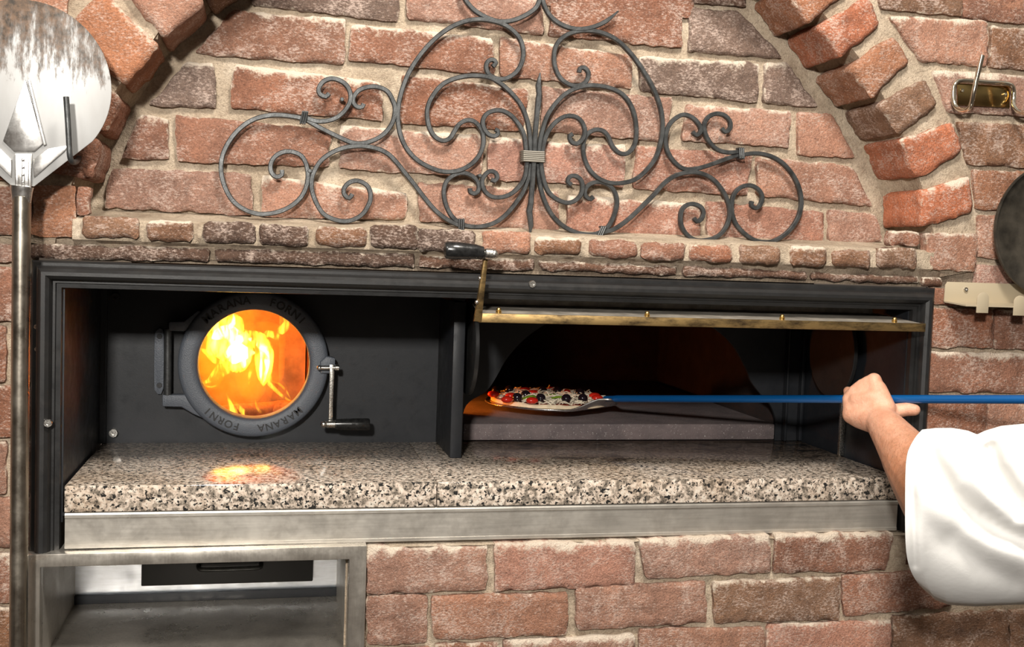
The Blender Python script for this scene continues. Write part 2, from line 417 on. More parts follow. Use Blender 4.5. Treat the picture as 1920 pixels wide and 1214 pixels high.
# ---- wall inside the arch
mb = MB(); mb.mat = 0
def inarch(x, z): return (math.hypot(x - AC.x, z - AC.z) < AR + .03) and z > EYE + .01
mortar_grid(mb, -.36, 1.24, EYE + .01, EYE + .66, TY + .0125, inarch, .008, .003)
mb.mat = 1
T = [
 ('g', (476,-28),(745,-6),(745,39),(474,8)), ('p', (762,-22),(1015,-8),(1018,65),(768,33)), ('t', (1036,-12),(1278,2),(1278,88),(1034,66)),
 ('g', (1297,15),(1386,22),(1468,107),(1295,95)), ('k', (1292,-60),(1395,-60),(1400,10),(1292,3)), ('m', (1050,-90),(1270,-70),(1272,-10),(1050,-24)),
 ('m', (437,20),(645,36),(643,119),(368,99)), ('t', (664,46),(922,70),(927,140),(656,112)), ('p', (940,69),(1186,104),(1182,165),(940,141)),
 ('g', (1201,106),(1423,118),(1421,191),(1205,170)), ('g', (1438,119),(1477,118),(1533,199),(1436,191)),
 ('g', (350,116),(400,123),(403,202),(281,197)), ('t', (441,120),(712,153),(717,226),(434,201)), ('t', (757,141),(991,168),(980,244),(754,230)),
 ('p', (1020,162),(1259,184),(1250,266),(1017,243)), ('p', (1290,197),(1483,209),(1479,276),(1284,262)), ('p', (1502,210),(1563,216),(1603,294),(1499,290)),
 ('t', (264,216),(313,222),(315,298),(228,295)), ('t', (330,216),(617,243),(614,312),(333,302)), ('p', (640,235),(905,256),(902,330),(640,316)),
 ('w', (920,257),(1172,274),(1170,350),(917,334)), ('w', (1195,275),(1408,290),(1400,366),(1190,354)), ('p', (1423,294),(1597,312),(1635,386),(1425,366)),
 ('p', (212,316),(469,326),(473,404),(196,388)), ('p', (493,328),(762,362),(760,412),(493,406)), ('p', (785,342),(1047,360),(1047,434),(790,415)),
 ('w', (1068,366),(1312,383),(1311,447),(1066,437)), ('w', (1328,378),(1545,398),(1543,456),(1330,448)), ('p', (1558,395),(1640,402),(1656,455),(1558,453)),
]
for i, t in enumerate(T): brick(mb, t[1:], TY, .03, t[0], 100 + i)
zz = EYE + .37
while zz < EYE + .60:          # courses of the niche above the picture
    x = -.2 + .1 * ((int(zz * 100)) % 2)
    while x < 1.1:
        far = max(math.hypot(q - AC.x, zz + .067 - AC.z) for q in (x, x + .2))
        if far < AR + .0 and zz > EYE + .425: brick(mb, ((x, TY, zz + .067), (x + .2, TY, zz + .067), (x + .2, TY, zz), (x, TY, zz)), TY, .03, 'ptgm'[int(x * 10) % 4], 900 + int(x * 100) + int(zz * 1000), res=.009)
        x += .213
    zz += .079
struct(mb.build('wall_niche', [M['mortar'], M['brick']], cols=True, auto=60))

# ---- outer wall around the arch and the oven
mb = MB(); mb.mat = 0
def keepf(x, z):
    if z > EYE + .035 and math.hypot(x - AC.x, z - AC.z) < AR + .02: return False
    if FX0 + .006 < x < FX1 - .006 and EYE - .475 < z < EYE - .02: return False
    if -.337 < x < .133 and z <= EYE - .475: return False
    return True
mortar_grid(mb, -.85, 1.95, EYE - 1.0, EYE + .75, .0045, keepf, .010, .003)
mb.mat = 1
def R4(x0, y0, x1, y1, s=0.0): return ((x0, y0), (x1, y0 + s * (x1 - x0)), (x1, y1 + s * (x1 - x0)), (x0, y1))
Wl = [
 ('b', (1640,-60),(1805,-50),(1803,27),(1655,16)), ('t', (1811,-60),(1960,-50),(1960,48),(1809,31)), ('p', (1672,30),(1853,39),(1852,122),(1730,112)),
 ('b', (1863,50),(2090,60),(2090,142),(1859,125)), ('p', (1752,132),(2010,148),(2010,222),(1782,209)), ('b', (1800,228),(2040,240),(2040,320),(1818,308)),
 ('o', (1828,318),(2000,326),(2000,400),(1834,392)), ('p', (1838,404),(2010,410),(2010,490),(1838,483)), ('p', (1738,437),(1833,440),(1831,510),(1742,503)),
 ('w', (1835,498),(2000,503),(2000,560),(1834,538)), ('t', (1749,541),(1832,546),(1832,572),(1750,571)), ('t', (1842,547),(2050,555),(2050,576),(1842,573)),
 ('t', (1745,578),(1862,582),(1861,652),(1743,650)), ('t', (1869,582),(2060,588),(2060,660),(1867,653)), ('t', (1742,661),(1985,665),(1985,739),(1740,735)),
 ('t', (1738,745),(1850,747),(1849,818),(1736,815)), ('p', (1857,747),(2060,750),(2060,822),(1856,818)), ('t', (1734,826),(1970,829),(1970,900),(1732,896)),
 ('p', (1730,906),(1850,907),(1848,975),(1727,973)), ('t', (1857,907),(2060,908),(2060,978),(1856,976)), ('t', (1700,985),(1960,984),(1960,1058),(1700,1062)),
 ('p', (1970,984),(2140,984),(2140,1058),(1970,1060)), ('p', (1798,1068),(1985,1066),(1985,1138),(1798,1142)),
 ('t', (2070,590),(2200,592),(2200,660),(2070,660)), ('p', (1995,668),(2200,670),(2200,740),(1995,739)),
]
for i, t in enumerate(Wl): brick(mb, t[1:], -.008, .02, t[0], 200 + i)
Ll = [   # left of the oven frame, mostly behind the hanging peel
 ('t', (-90,500),(57,503),(57,601),(-90,604)), ('t', (-90,612),(9,612),(9,718),(-90,720)), ('p', (26,612),(57,612),(57,716),(26,717)),
 ('t', (-90,727),(57,727),(57,819),(-90,822)), ('p', (-90,832),(8,831),(8,926),(-90,930)), ('t', (28,830),(60,830),(60,924),(28,925)),
 ('p', (-90,938),(58,934),(60,1026),(-90,1034)), ('t', (-90,1044),(18,1040),(18,1130),(-90,1136)), ('b', (-90,1148),(20,1143),(20,1240),(-90,1246)),
 ('p', (-90,455),(26,458),(26,490),(-90,490)), ('t', (-90,345),(57,348),(57,440),(-90,442)), ('o', (62,350),(139,350),(139,443),(60,443)),
 ('t', (144,350),(168,352),(166,398),(143,400)), ('p', (-90,-60),(130,-50),(120,32),(-90,34)), ('t', (-90,50),(60,52),(60,140),(-90,142)), ('p', (-90,150),(100,152),(60,240),(-90,242)), ('t',(-90,250),(50,250),(50,335),(-90,337)),
]
for i, t in enumerate(Ll): brick(mb, t[1:], -.008, .02, t[0], 300 + i)
def wbrick(x0, x1, z0, z1, y, d, key, seed): brick(mb, ((x0, y, z1), (x1, y, z1), (x1, y, z0), (x0, y, z0)), y, d, key, seed, res=.009)
ROWS = [(-60,27,1960),(40,122,2090),(140,215,2010),(232,312,2040),(322,396,2000),(405,486,2010),(500,545,2000),(580,652,2200),(661,739,2200),(746,820,2060),(828,898,1970),(906,976,2060),(984,1058,2140),(1066,1140,1985),(1148,1222,2060)]
rf = random.Random(11); sd_ = 800
for (ya, yb, xe) in ROWS:      # the courses run on to the right
    a = P(xe, ya, -.008); b = P(xe, yb, -.008); x = a.x + .012
    zz1 = P(1850, ya, -.008).z; zz0 = P(1850, yb, -.008).z
    while x < 1.9:
        L_ = rf.uniform(.19, .23); yy_ = -.030 if ya > 1100 else -.008; wbrick(x, min(x + L_, 1.94), zz0, zz1, yy_, .035 if ya > 1100 else .02, rf.choice('tpbm'), sd_); x += L_ + .012; sd_ += 1
zz = EYE + .40
while zz < EYE + .72:          # and on upwards, outside the arch
    x = -.85 + rf.uniform(0, .1)
    while x < 1.9:
        L_ = rf.uniform(.17, .23)
        far = min(math.hypot(q - AC.x, p_ - AC.z) for q in (x, x + L_, max(x, min(AC.x, x + L_))) for p_ in (zz, zz + .068))
        if far > AR + .13 and (zz > EYE + .47 or x > 1.62 or x + L_ < -.60): wbrick(x, min(x + L_, 1.94), zz, zz + .068, -.008, .02, rf.choice('tpbm'), sd_)
        x += L_ + .012; sd_ += 1
    zz += .081
zz = EYE - .98
while zz < EYE + .38:          # to the left of the hanging peel
    x = -.47 - rf.uniform(.0, .06)
    while x > -.84:
        L_ = rf.uniform(.16, .22)
        if math.hypot(x - AC.x, zz + .035 - AC.z) > AR + .16: wbrick(max(x - L_, -.85), x, zz, zz + .066, -.008, .02, rf.choice('tpbm'), sd_)
        x -= L_ + .012; sd_ += 1
    zz += .079
Bl = [   # below the oven
 ('p', (690,1031),(911,1026),(912,1107),(690,1114)), ('w', (930,1023),(1190,1017),(1190,1099),(930,1109)), ('p', (1200,1014),(1444,1005),(1446,1074),(1215,1086)),
 ('t', (1457,1005),(1676,1002),(1662,1070),(1455,1077)), ('p', (690,1122),(800,1118),(800,1204),(690,1210)), ('p', (812,1120),(1062,1114),(1063,1192),(815,1200)),
 ('p', (1082,1104),(1323,1092),(1324,1168),(1085,1184)), ('b', (1341,1093),(1577,1084),(1573,1164),(1343,1168)), ('t', (1584,1082),(1790,1070),(1785,1139),(1586,1156)),
 ('p', (690,1220),(805,1217),(805,1300),(690,1305)), ('t', (816,1211),(935,1208),(935,1290),(816,1295)), ('p', (945,1203),(1190,1193),(1190,1280),(945,1290)),
 ('p', (1202,1183),(1430,1178),(1435,1258),(1202,1265)), ('w', (1442,1173),(1671,1166),(1671,1250),(1441,1258)), ('b', (1679,1158),(1890,1147),(1892,1225),(1680,1236)),
 ('b', (1898,1146),(2060,1140),(2060,1218),(1898,1224)),
]
for i, t in enumerate(Bl): brick(mb, t[1:], -.030, .035, t[0], 400 + i)
mb.mat = 0   # mortar body of the slightly prouder lower masonry and its ledge
def keepl(x, z): return True
mortar_grid(mb, .14, 1.152, EYE - 1.0, EYE - .484, -.0185, None, .009, .003)
zt = EYE - .484; n0 = len(mb.v)
ridge = []
for i in range(0, 130):
    x = .14 + 1.012 * i / 129
    ridge.append([Vector((x, -.0185, zt + .0005)), Vector((x, -.024 + noise.noise(Vector((x * 40, 0, 5))) * .004, zt + .001 + noise.noise(Vector((x * 30, 2, 1))) * .002)), Vector((x, .02, zt + .004))])
mb.add([p for r in ridge for p in r], [(i * 3 + k, i * 3 + 3 + k, i * 3 + 4 + k, i * 3 + 1 + k) for i in range(129) for k in (0, 1)])
mortar_grid(mb, 1.150, 1.95, EYE - 1.0, EYE - .54, -.0185, None, .012, .003)
struct(mb.build('wall_front', [M['mortar'], M['brick']], cols=True, auto=60))

# ---- arch of voussoirs
mb = MB(); mb.mat = 0
# mortar: intrados strip and front ring
N = 150; a0, a1 = math.radians(10), math.radians(170)
vs = []; rows = [(AR + .018, -.001), (AR + .016, .02), (AR + .016, .045), (AR + .016, .07), (AR + .014, .095), (AR + .004, .125)]
for i in range(N + 1):
    a = a0 + (a1 - a0) * i / N
    for (r, y) in [(AR + .16, .003), (AR + .12, .002), (AR + .08, .002), (AR + .04, .001)] + rows:
        p = Vector((AC.x + math.cos(a) * r, y, AC.z + math.sin(a) * r))
        nn = noise.fractal(p * 30, 1, 2.1, 4) * .0035
        p += Vector((math.cos(a) * nn, nn, math.sin(a) * nn)); vs.append(p)
K = 10
mb.add(vs, [(i * K + k, i * K + k + 1, (i + 1) * K + k + 1, (i + 1) * K + k) for i in range(N) for k in range(K - 1)])
mb.mat = 1
Vs = [
 ('r', (1732,357),(1822,331),(1825,398),(1733,424)), ('r', (1692,262),(1790,231),(1807,284),(1722,333)), ('b', (1652,194),(1735,147),(1758,196),(1688,251)),
 ('o', (1597,125),(1676,66),(1706,115),(1637,184)), ('r', (1539,48),(1628,-6),(1651,46),(1577,107)), ('o', (1476,-22),(1560,-90),(1592,-18),(1518,42)),
 ('k', (1395,-80),(1470,-150),(1520,-90),(1458,-34)),
 ('p', (379,7),(305,70),(215,-45),(285,-120)), ('o', (296,86),(232,157),(120,60),(192,-18)), ('t', (222,182),(196,248),(90,200),(128,108)), ('t', (188,262),(166,336),(62,315),(88,232)),
 ('b', (460,-52),(396,-6),(330,-95),(400,-150)),
]
for i, t in enumerate(Vs):
    q = list(t[1:])
    if i >= 7: q = [q[0], q[3], q[2], q[1]]
    brick(mb, q, -.014, .125, t[0], 500 + i, n=.0022, rd=.006)
def ang(px, py): q = P(px, py, -.014); return math.atan2(q.z - AC.z, q.x - AC.x)
ar_, al_ = ang(1395, -80) + .014, ang(460, -52) - .014
nb = max(1, round((al_ - ar_) * AR / .078)); da = (al_ - ar_) / nb
for k in range(nb):            # crown of the arch
    aa, ab = ar_ + da * k + .007, ar_ + da * (k + 1) - .007
    q = [Vector((AC.x + math.cos(a) * rr, -.014, AC.z + math.sin(a) * rr)) for a, rr in ((aa, AR - .002), (ab, AR - .002), (ab, AR + .10), (aa, AR + .10))]
    brick(mb, q, -.014, .125, 'oktrb'[k % 5], 560 + k, n=.0022, rd=.006, res=.009)
struct(mb.build('trim_1', [M['mortar'], M['brick']], cols=True, auto=60))

# ---- sill of header bricks below the niche
mb = MB(); mb.mat = 0
xs = [-.30 + 1.48 * i / 180 for i in range(181)]; vs = []
for x in xs:
    b = noise.fractal(Vector((x * 22, 0, 0)), 1, 2, 4) * .003
    for (y, z) in [(TY + .014, .056), (.085, .0455), (.05, .0435), (.02, .0415 + b * .5), (.001, .040 + b * .5), (-.0085, .036 + b), (-.0090, .02), (-.0085, .005), (.004, -.0), (.006, -.012), (.006, -.027)]:
        p = Vector((x, y, EYE + z)); p.y += noise.fractal(p * 34, 1, 2, 4) * .003; vs.append(p)
K = 11
mb.add(vs, [(i * K + k, i * K + k + 1, (i + 1) * K + k + 1, (i + 1) * K + k) for i in range(180) for k in range(K - 1)])
mb.mat = 1
Hd = [('b',156,407,255,448),('b',276,413,359,452),('k',383,416,476,456),('k',488,423,576,461),('b',596,426,685,462),('k',699,422,781,467),('k',787,431,890,474),
 ('p',908,434,993,475),('b',1008,446,1089,477),('t',1111,450,1194,483),('t',1208,456,1285,488),('t',1297,461,1372,491),('b',1391,461,1464,496),('b',1487,463,1550,499),('b',1568,469,1633,501),('b',1650,467,1721,503)]
for i, (k, x0, y0, x1, y1) in enumerate(Hd):
    s = .035 * (x1 - x0)
    brick(mb, ((x0, y0), (x1, y0 + s * .6), (x1, y1), (x0, y1 - s)), -.020, .05, k, 600 + i, n=.0022, rd=.006, res=.005)
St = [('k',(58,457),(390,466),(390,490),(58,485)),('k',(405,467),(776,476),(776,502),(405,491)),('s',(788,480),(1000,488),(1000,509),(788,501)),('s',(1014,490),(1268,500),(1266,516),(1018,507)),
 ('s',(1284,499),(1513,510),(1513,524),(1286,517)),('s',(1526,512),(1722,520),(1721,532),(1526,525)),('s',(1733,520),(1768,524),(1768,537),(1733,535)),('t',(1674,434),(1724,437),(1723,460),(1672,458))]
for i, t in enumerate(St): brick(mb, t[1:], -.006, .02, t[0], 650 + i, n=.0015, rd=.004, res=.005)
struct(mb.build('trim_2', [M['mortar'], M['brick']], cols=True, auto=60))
# ================================================================= OVEN
GZ = EYE - .377
oven = thing('pizza_oven', 'black steel built-in wood-fired pizza oven with round fire window and wide baking mouth', 'oven', (.41, .2, GZ))
# moulded frame, mitred at the two top corners
prof = [(0, .012), (0, -.010), (.003, -.014), (.008, -.014), (.009, -.019), (.0125, -.028), (.018, -.033), (.024, -.033), (.029, -.029), (.032, -.022), (.0325, -.018), (.036, -.018), (.037, -.014), (.044, -.013), (.045, .0), (.045, .03)]
mb = MB(); zb = FZ0; K = len(prof); vs = []
for st in range(4):
    for (q, y) in prof:
        vs.append([(FX0 + q, y, zb), (FX0 + q, y, FZ1 - q * .92), (FX1 - q, y, FZ1 - q * .92), (FX1 - q, y, zb)][st])
mb.add(vs, [(s_ * K + k, s_ * K + k + 1, (s_ + 1) * K + k + 1, (s_ + 1) * K + k) for s_ in range(3) for k in range(K - 1)])
frame = mb.build('frame', M['black'], oven, auto=25)
def screw(px, py, y, r, parent, name='screw', mat='bolt', h=.003):
    c = P(px, py, y); q = MB()
    q.lathe([(.0001, h * .35), (r * .42, h * .35), (r * .45, h), (r * .9, h), (r, h * .6), (r, -.002)], c, (0, -1, 0), 20)
    return q.build(name, M[mat], parent, auto=40)
screw(998, 533, -.0325, .0062, frame); screw(90, 794, -.033, .0062, frame); screw(69, 613, -.016, .004, frame); screw(70, 655, -.016, .004, frame)
screw(217, 557, .372, .008, oven, 'bolt', 'black', .006); screw(213, 812, .372, .0085, oven, 'bolt', 'bolt', .006)

mb = MB(); mb.box((-.322, -.002, GZ - .002), (-.311, .385, EYE - .055)); mb.box((-.322, -.002, GZ - .060), (-.311, .385, GZ - .002)); mb.box((-.311, -.002, GZ - .050), (-.30, .385, GZ - .045)); mb.build('side_panel', M['panel'], oven, auto=30)  # bottom strip added to block light leaking up beside the granite
mb = MB(); mb.box((1.125, -.002, GZ - .050), (1.1385, .385, GZ - .045)); mb.box((1.1385, -.002, GZ - .060), (1.150, .40, GZ - .002)); mb.box((1.1385, -.002, GZ - .002), (1.150, .40, EYE - .055)); mb.build('side_panel', M['panel'], oven, auto=30)  # low strip likewise added to shut out light at the granite gap
mb = MB(); mb.box((-.322, .0, EYE - .068), (1.150, .40, EYE - .058)); mb.build('top_panel', M['black'], oven, auto=30)
# panel round the fire window
DC = Vector((-.029, 0, EYE - .2205))
def plate_hole(mb, x0, x1, z0, z1, y, th, c, r, n=96):
    angs = [2 * math.pi * k / n for k in range(n)] + [math.atan2(zz - c.z, xx - c.x) % (2 * math.pi) for xx in (x0, x1) for zz in (z0, z1)]
    angs = sorted(angs); o = []; i_ = []
    for a in angs:
        dx, dz = math.cos(a), math.sin(a)
        t = min([(x1 - c.x) / dx if dx > 1e-9 else 1e9, (x0 - c.x) / dx if dx < -1e-9 else 1e9, (z1 - c.z) / dz if dz > 1e-9 else 1e9, (z0 - c.z) / dz if dz < -1e-9 else 1e9])
        o.append((c.x + dx * t, c.z + dz * t)); i_.append((c.x + dx * r, c.z + dz * r))
    N = len(angs); vs = [(p[0], y, p[1]) for p in o] + [(p[0], y, p[1]) for p in i_] + [(p[0], y + th, p[1]) for p in i_] + [(p[0], y + th, p[1]) for p in o]
    fs = []
    for k in range(N):
        j = (k + 1) % N
        fs += [(k, j, N + j, N + k), (N + k, N + j, 2 * N + j, 2 * N + k), (2 * N + k, 2 * N + j, 3 * N + j, 3 * N + k), (3 * N + k, 3 * N + j, j, k)]
    mb.add(vs, fs)
mb = MB(); plate_hole(mb, -.312, .335, GZ - .002, EYE - .058, .375, .012, DC, .112); mb.build('front_panel', M['panel'], oven, auto=30)
mb = MB(); mb.box((.331, .195, GZ), (.353, .376, EYE - .085), .0015); mb.box((.3535, .24, GZ), (.362, .39, EYE - .10), .001)
mb.build('divider', M['panel'], oven, auto=30)
mb = MB(); mb.box((1.127, .197, GZ), (1.1383, .205, EYE - .12), .001); mb.build('guide_rail', M['bolt'], oven, auto=30)
mb = MB(); mb.box((-.311, .366, GZ + .0), (-.300, .3748, EYE - .07)); mb.build('corner_strip', M['panel'], oven, auto=30)
# plate round the baking mouth
arch = [(.386, -.36), (.388, -.325), (.394, -.305), (.409, -.291), (.428, -.281), (.442, -.267), (.458, -.240), (.473, -.212), (.500, -.178), (.534, -.149), (.585, -.118), (.64, -.100), (.72, -.090), (.80, -.092), (.87, -.108), (.93, -.138), (.972, -.172), (1.004, -.220), (1.018, -.249), (1.042, -.277), (1.064, -.298), (1.078, -.327), (1.0795, -.36)]
sp = spline([(a, .39, EYE + b) for a, b in arch], .008)
pts = [Vector((.353, .39, GZ - .002)), Vector((.386, .39, GZ - .002))] + sp + [Vector((1.0795, .39, GZ - .002)), Vector((1.148, .39, GZ - .002)), Vector((1.148, .39, EYE - .058)), Vector((.353, .39, EYE - .058))]
mb = MB(); mb.prism(pts, (0, .008, 0)); mb.build('mouth_plate', M['panel'], oven, auto=30)
mb = MB(); mb.box((1.094, .372, GZ), (1.099, .39, EYE - .09), .001); mb.box((1.130, .375, GZ), (1.137, .39, EYE - .09), .001)
mb.build('guide_rail', M['panel'], oven, auto=30)
mb = MB(); mb.box((.389, .386, GZ + .0005), (1.077, 1.2, GZ + .035), .003); hearth = mb.build('hearth_stone', M['stone'], oven, auto=30, label='dusty grey hearth stone')
# chambers behind
mb = MB()
mb.box((.37, .40, EYE - .05), (1.16, 1.24, EYE + .0)); mb.box((1.10, .40, GZ - .03), (1.16, 1.24, EYE - .05)); mb.box((.37, 1.2, GZ - .03), (1.10, 1.26, EYE - .05))
mb.box((.34, .40, GZ - .03), (.386, .55, EYE - .05)); mb.box((.34, .80, GZ - .03), (.386, 1.2, EYE - .05)); mb.box((.34, .55, EYE - .20), (.386, .80, EYE - .05)); mb.box((.34, .55, GZ - .03), (.386, .80, GZ + .034)); mb.box((.34, .40, GZ - .05), (1.16, 1.24, GZ - .002))
mb.build('baking_chamber', M['soot'], oven, auto=30)
mb = MB()
mb.box((-.26, .388, GZ - .03), (-.22, .95, EYE - .05)); mb.box((-.26, .80, GZ - .03), (.34, .86, EYE - .05)); mb.box((-.26, .388, EYE - .06), (.34, .95, EYE - .03)); mb.box((-.26, .388, GZ - .03), (.34, .95, GZ + .01))
for k in range(5):
    x = .02 + k * .062; mb.box((x, .70 + .022 * (k % 2), GZ + .01), (x + .0585, .80, EYE - .06), .002)
for k in range(6):
    z = GZ + .01 + k * .052; mb.box((-.22, .55, z), (-.19, .80, z + .050), .002)
mb.build('firebox', M['refract'], oven, auto=30, label='firebrick lined firebox')

# ---- round fire door
mb = MB()
pr = [(.104, 0), (.104, .028), (.1055, .034), (.110, .0375), (.118, .0385), (.132, .0380), (.1375, .036), (.1405, .031), (.141, .022), (.141, 0)]
mb.lathe(pr, Vector((DC.x, .374, DC.z)), (0, -1, 0), 96)
Y1 = .345
def lug(pp, y, th, bev=.0025): mb.prism([P(a, b, y) for a, b in pp], (0, th, 0), bev)
lug([(316, 604), (316, 621), (345, 622), (368, 612), (385, 590), (372, 582), (345, 603)], Y1, .025)
lug([(304, 741), (304, 763), (340, 764), (362, 777), (392, 790), (385, 760), (352, 722), (345, 741)], Y1, .025)
lug([(600, 679), (600, 701), (628, 701), (629, 672), (612, 668)], .331, .02)
door = mb.build('fire_door', M['cast'], oven, auto=40, label='grey cast iron ring door with raised lettering')
mb = MB(); mb.cyl(Vector((DC.x, .3655, DC.z)), Vector((DC.x, .3615, DC.z)), .1045, 64)
gm = NT('glass'); gm.set(Base_Color=(1, 1, 1), Roughness=.02, Transmission_Weight=1.0, IOR=1.35)
mb.build('glass', gm.m, door, auto=30)
mb = MB(); mb.prism(spline([P(a, b, .374) for a, b in [(292, 622), (299, 615), (306, 618), (308, 628), (307, 728), (303, 739), (296, 739), (290, 731), (290, 640), (292, 622)]], .006)[:-1], (0, -.006, 0), .001)
hg = mb.build('hinge_plate', M['cast'], door, auto=30)
mb = MB(); mb.cyl(P(315, 616, .352), P(314, 742, .352), .0072, 16, bev=.001); mb.build('hinge_pin', M['iron'], door, auto=40)
for yy in (631, 723): screw(299, yy, .3685, .0050, door, 'bolt', 'letter', .002)
mb = MB(); mb.cyl(P(600, 690, .322), P(634, 690, .322), .0042, 14, bev=.001); mb.sphere(P(599, 690, .322), .0052); mb.cyl(P(628, 690, .322), P(636, 690, .322), .0065, 14, bev=.001); mb.build('latch_pin', M['bolt'], door, auto=40)
mb = MB(); mb.prism([P(a, b, .318) for a, b in [(618, 684), (626, 684), (627, 700), (624, 760), (624, 802), (616, 802), (617, 750), (618, 700)]], (0, .004, 0), .001)
mb.cyl(P(612, 796, .312), P(629, 796, .312), .0072, 16, bev=.001); mb.sphere(P(607, 796, .312), .0068); mb.build('latch_lever', M['bolt'], door, auto=40)
mb = MB(); mb.tube([P(628, 796, .312), P(629, 796, .312), P(640, 796, .312), P(670, 796, .312), P(690, 796, .312), P(693, 796, .312)], [.007, .0095, .0108, .0118, .0118, .010], 24); mb.build('grip', M['plastic'], door, auto=40, label='black handle grip')
# raised letters round the ring
def letters(text, parent, centre, r, a_mid, size, step):
    n = len(text); V_ = []; F_ = []
    for i, ch in enumerate(text):
        if ch == ' ': continue
        cu = bpy.data.curves.new('c', 'FONT'); cu.body = ch; cu.size = size; cu.align_x = 'CENTER'; cu.align_y = 'CENTER'; cu.extrude = .0011; cu.offset = .0003
        ob = bpy.data.objects.new('c', cu); COL.objects.link(ob)
        dg = bpy.context.evaluated_depsgraph_get(); me = bpy.data.meshes.new_from_object(ob.evaluated_get(dg))
        a = a_mid - (i - (n - 1) / 2) * step
        base = len(V_); rot = a - math.pi / 2
        for v in me.vertices:
            x, y, z = v.co; X = x * math.cos(rot) - y * math.sin(rot); Zz = x * math.sin(rot) + y * math.cos(rot)
            V_.append(Vector((centre.x + math.cos(a) * r + X, .3357 - z, centre.z + math.sin(a) * r + Zz)))
        F_ += [tuple(base + k for k in p.vertices) for p in me.polygons]
        bpy.data.objects.remove(ob); bpy.data.curves.remove(cu); bpy.data.meshes.remove(me)
    return obj('lettering', V_, F_, M['letter'], parent, smooth=False)
for wd, sh in (('MARANA', 3.5), ('FORNI', -4)):
    letters(wd, door, DC, .1225, math.radians(90 + sh * 7.6), .0215, math.radians(7.6))
    letters(wd, door, DC, .1225, math.radians(-90 + sh * 7.2), .0195, math.radians(7.2))

# ---- raised flap over the baking mouth
mb = MB()
mb.box((.329, -.062, EYE - .1065), (1.137, -.057, EYE - .0915), .001)
flap = mb.build('flap_door', M['brass'], oven, auto=30, label='raised flap door with worn brass front bar')
mb = MB(); mb.hexa([(.330, -.057, EYE - .0945), (1.136, -.057, EYE - .0945), (1.128, .085, EYE - .0845), (.345, .085, EYE - .0845), (.330, -.057, EYE - .0925), (1.136, -.057, EYE - .0925), (1.128, .085, EYE - .0825), (.345, .085, EYE - .0825)])
mb.box((.3625, .085, EYE - .0845), (1.118, .088, EYE - .0705))
mb.build('flap_plate', M['flap'], flap, auto=30)
for x0 in (.3635, 1.1185):
    mb = MB(); mb.cyl((x0, .235, EYE - .17), (x0 + .008, .235, EYE - .17), .092, 64, bev=.001)
    mb.build('flap_cheek', M['black'], flap, auto=30)
for (px, py) in ((935, 584), (1213, 598), (1466, 603), (1677, 603)):
    b = P(px, py, -.045); mb = MB(); mb.cyl((b.x, -.045, EYE - .0925), (b.x, -.045, EYE - .0875), .0048, 14, bev=.0006); mb.sphere((b.x, -.045, EYE - .0862), .0042, 12, 8); mb.build('brass_nut', M['gold'], flap, auto=40)
mb = MB()
a = [P(889, 603, -.064), P(903, 604, -.064), P(916, 478, -.088), P(909, 476, -.088)]
mb.prism(a, (0, .010, 0), .001); mb.build('lever', M['brass'], flap, auto=30)
for (px, py) in ((897, 567), (903, 522)):
    mb = MB(); mb.sphere(P(px - 3, py, -.073), .0035, 10, 6); mb.build('rivet', M['bolt'], flap, auto=60)
mb = MB()
mb.cyl(P(908, 476, -.094), P(925, 477, -.094), .0088, 18, bev=.002); mb.sphere(P(926, 477, -.094), .0078, 14, 8); mb.build('lever_nut', M['bolt'], flap, auto=40)
mb = MB(); mb.tube([P(907, 475, -.094), P(905, 475, -.094), P(890, 472, -.094), P(860, 470, -.094), P(838, 469, -.094), P(834, 469, -.094)], [.009, .0105, .0118, .0135, .0138, .0115], 24); mb.build('grip', M['plastic'], flap, auto=40, label='chipped black handle grip')

# ================================================================= WORKTOP AND STEEL
g = thing('granite_worktop', 'speckled pink and grey granite slab lying under the fire window and oven mouth', 'worktop', (.41, .18, GZ - .041))
xs_ = P(820, 904, -.016).x
mb = MB(); mb.box((-.3065, -.016, EYE - .4185), (xs_ - .0006, .3745, GZ - .0003), .0012); mb.build('slab', M['granite'], g, auto=40)
mb = MB(); mb.box((xs_ + .0006, -.016, EYE - .4185), (1.1315, .3745, GZ - .0003), .0012); mb.build('slab', M['granite'], g, auto=40)
mb = MB()
pf = [(-.3065, .30), (-.3065, -.010), (0, 0)]
ap = [(.02, -.4192), (-.009, -.4192), (-.013, -.4205), (-.0145, -.4235), (-.0145, -.4280), (-.0125, -.4295), (-.0125, -.4705), (-.0135, -.4712), (-.0135, -.4765), (-.011, -.478), (.02, -.478)]
mb.add([(x, y, EYE + z) for x in (-.306, 1.1325) for y, z in ap], [(k, k + 1, len(ap) + k + 1, len(ap) + k) for k in range(len(ap) - 1)] + [tuple(range(len(ap))), tuple(range(len(ap), 2 * len(ap)))])
g = mb.build('steel_apron', M['steel'], None, auto=25); tag(g, 'brushed steel apron strip running below the granite slab', 'trim')

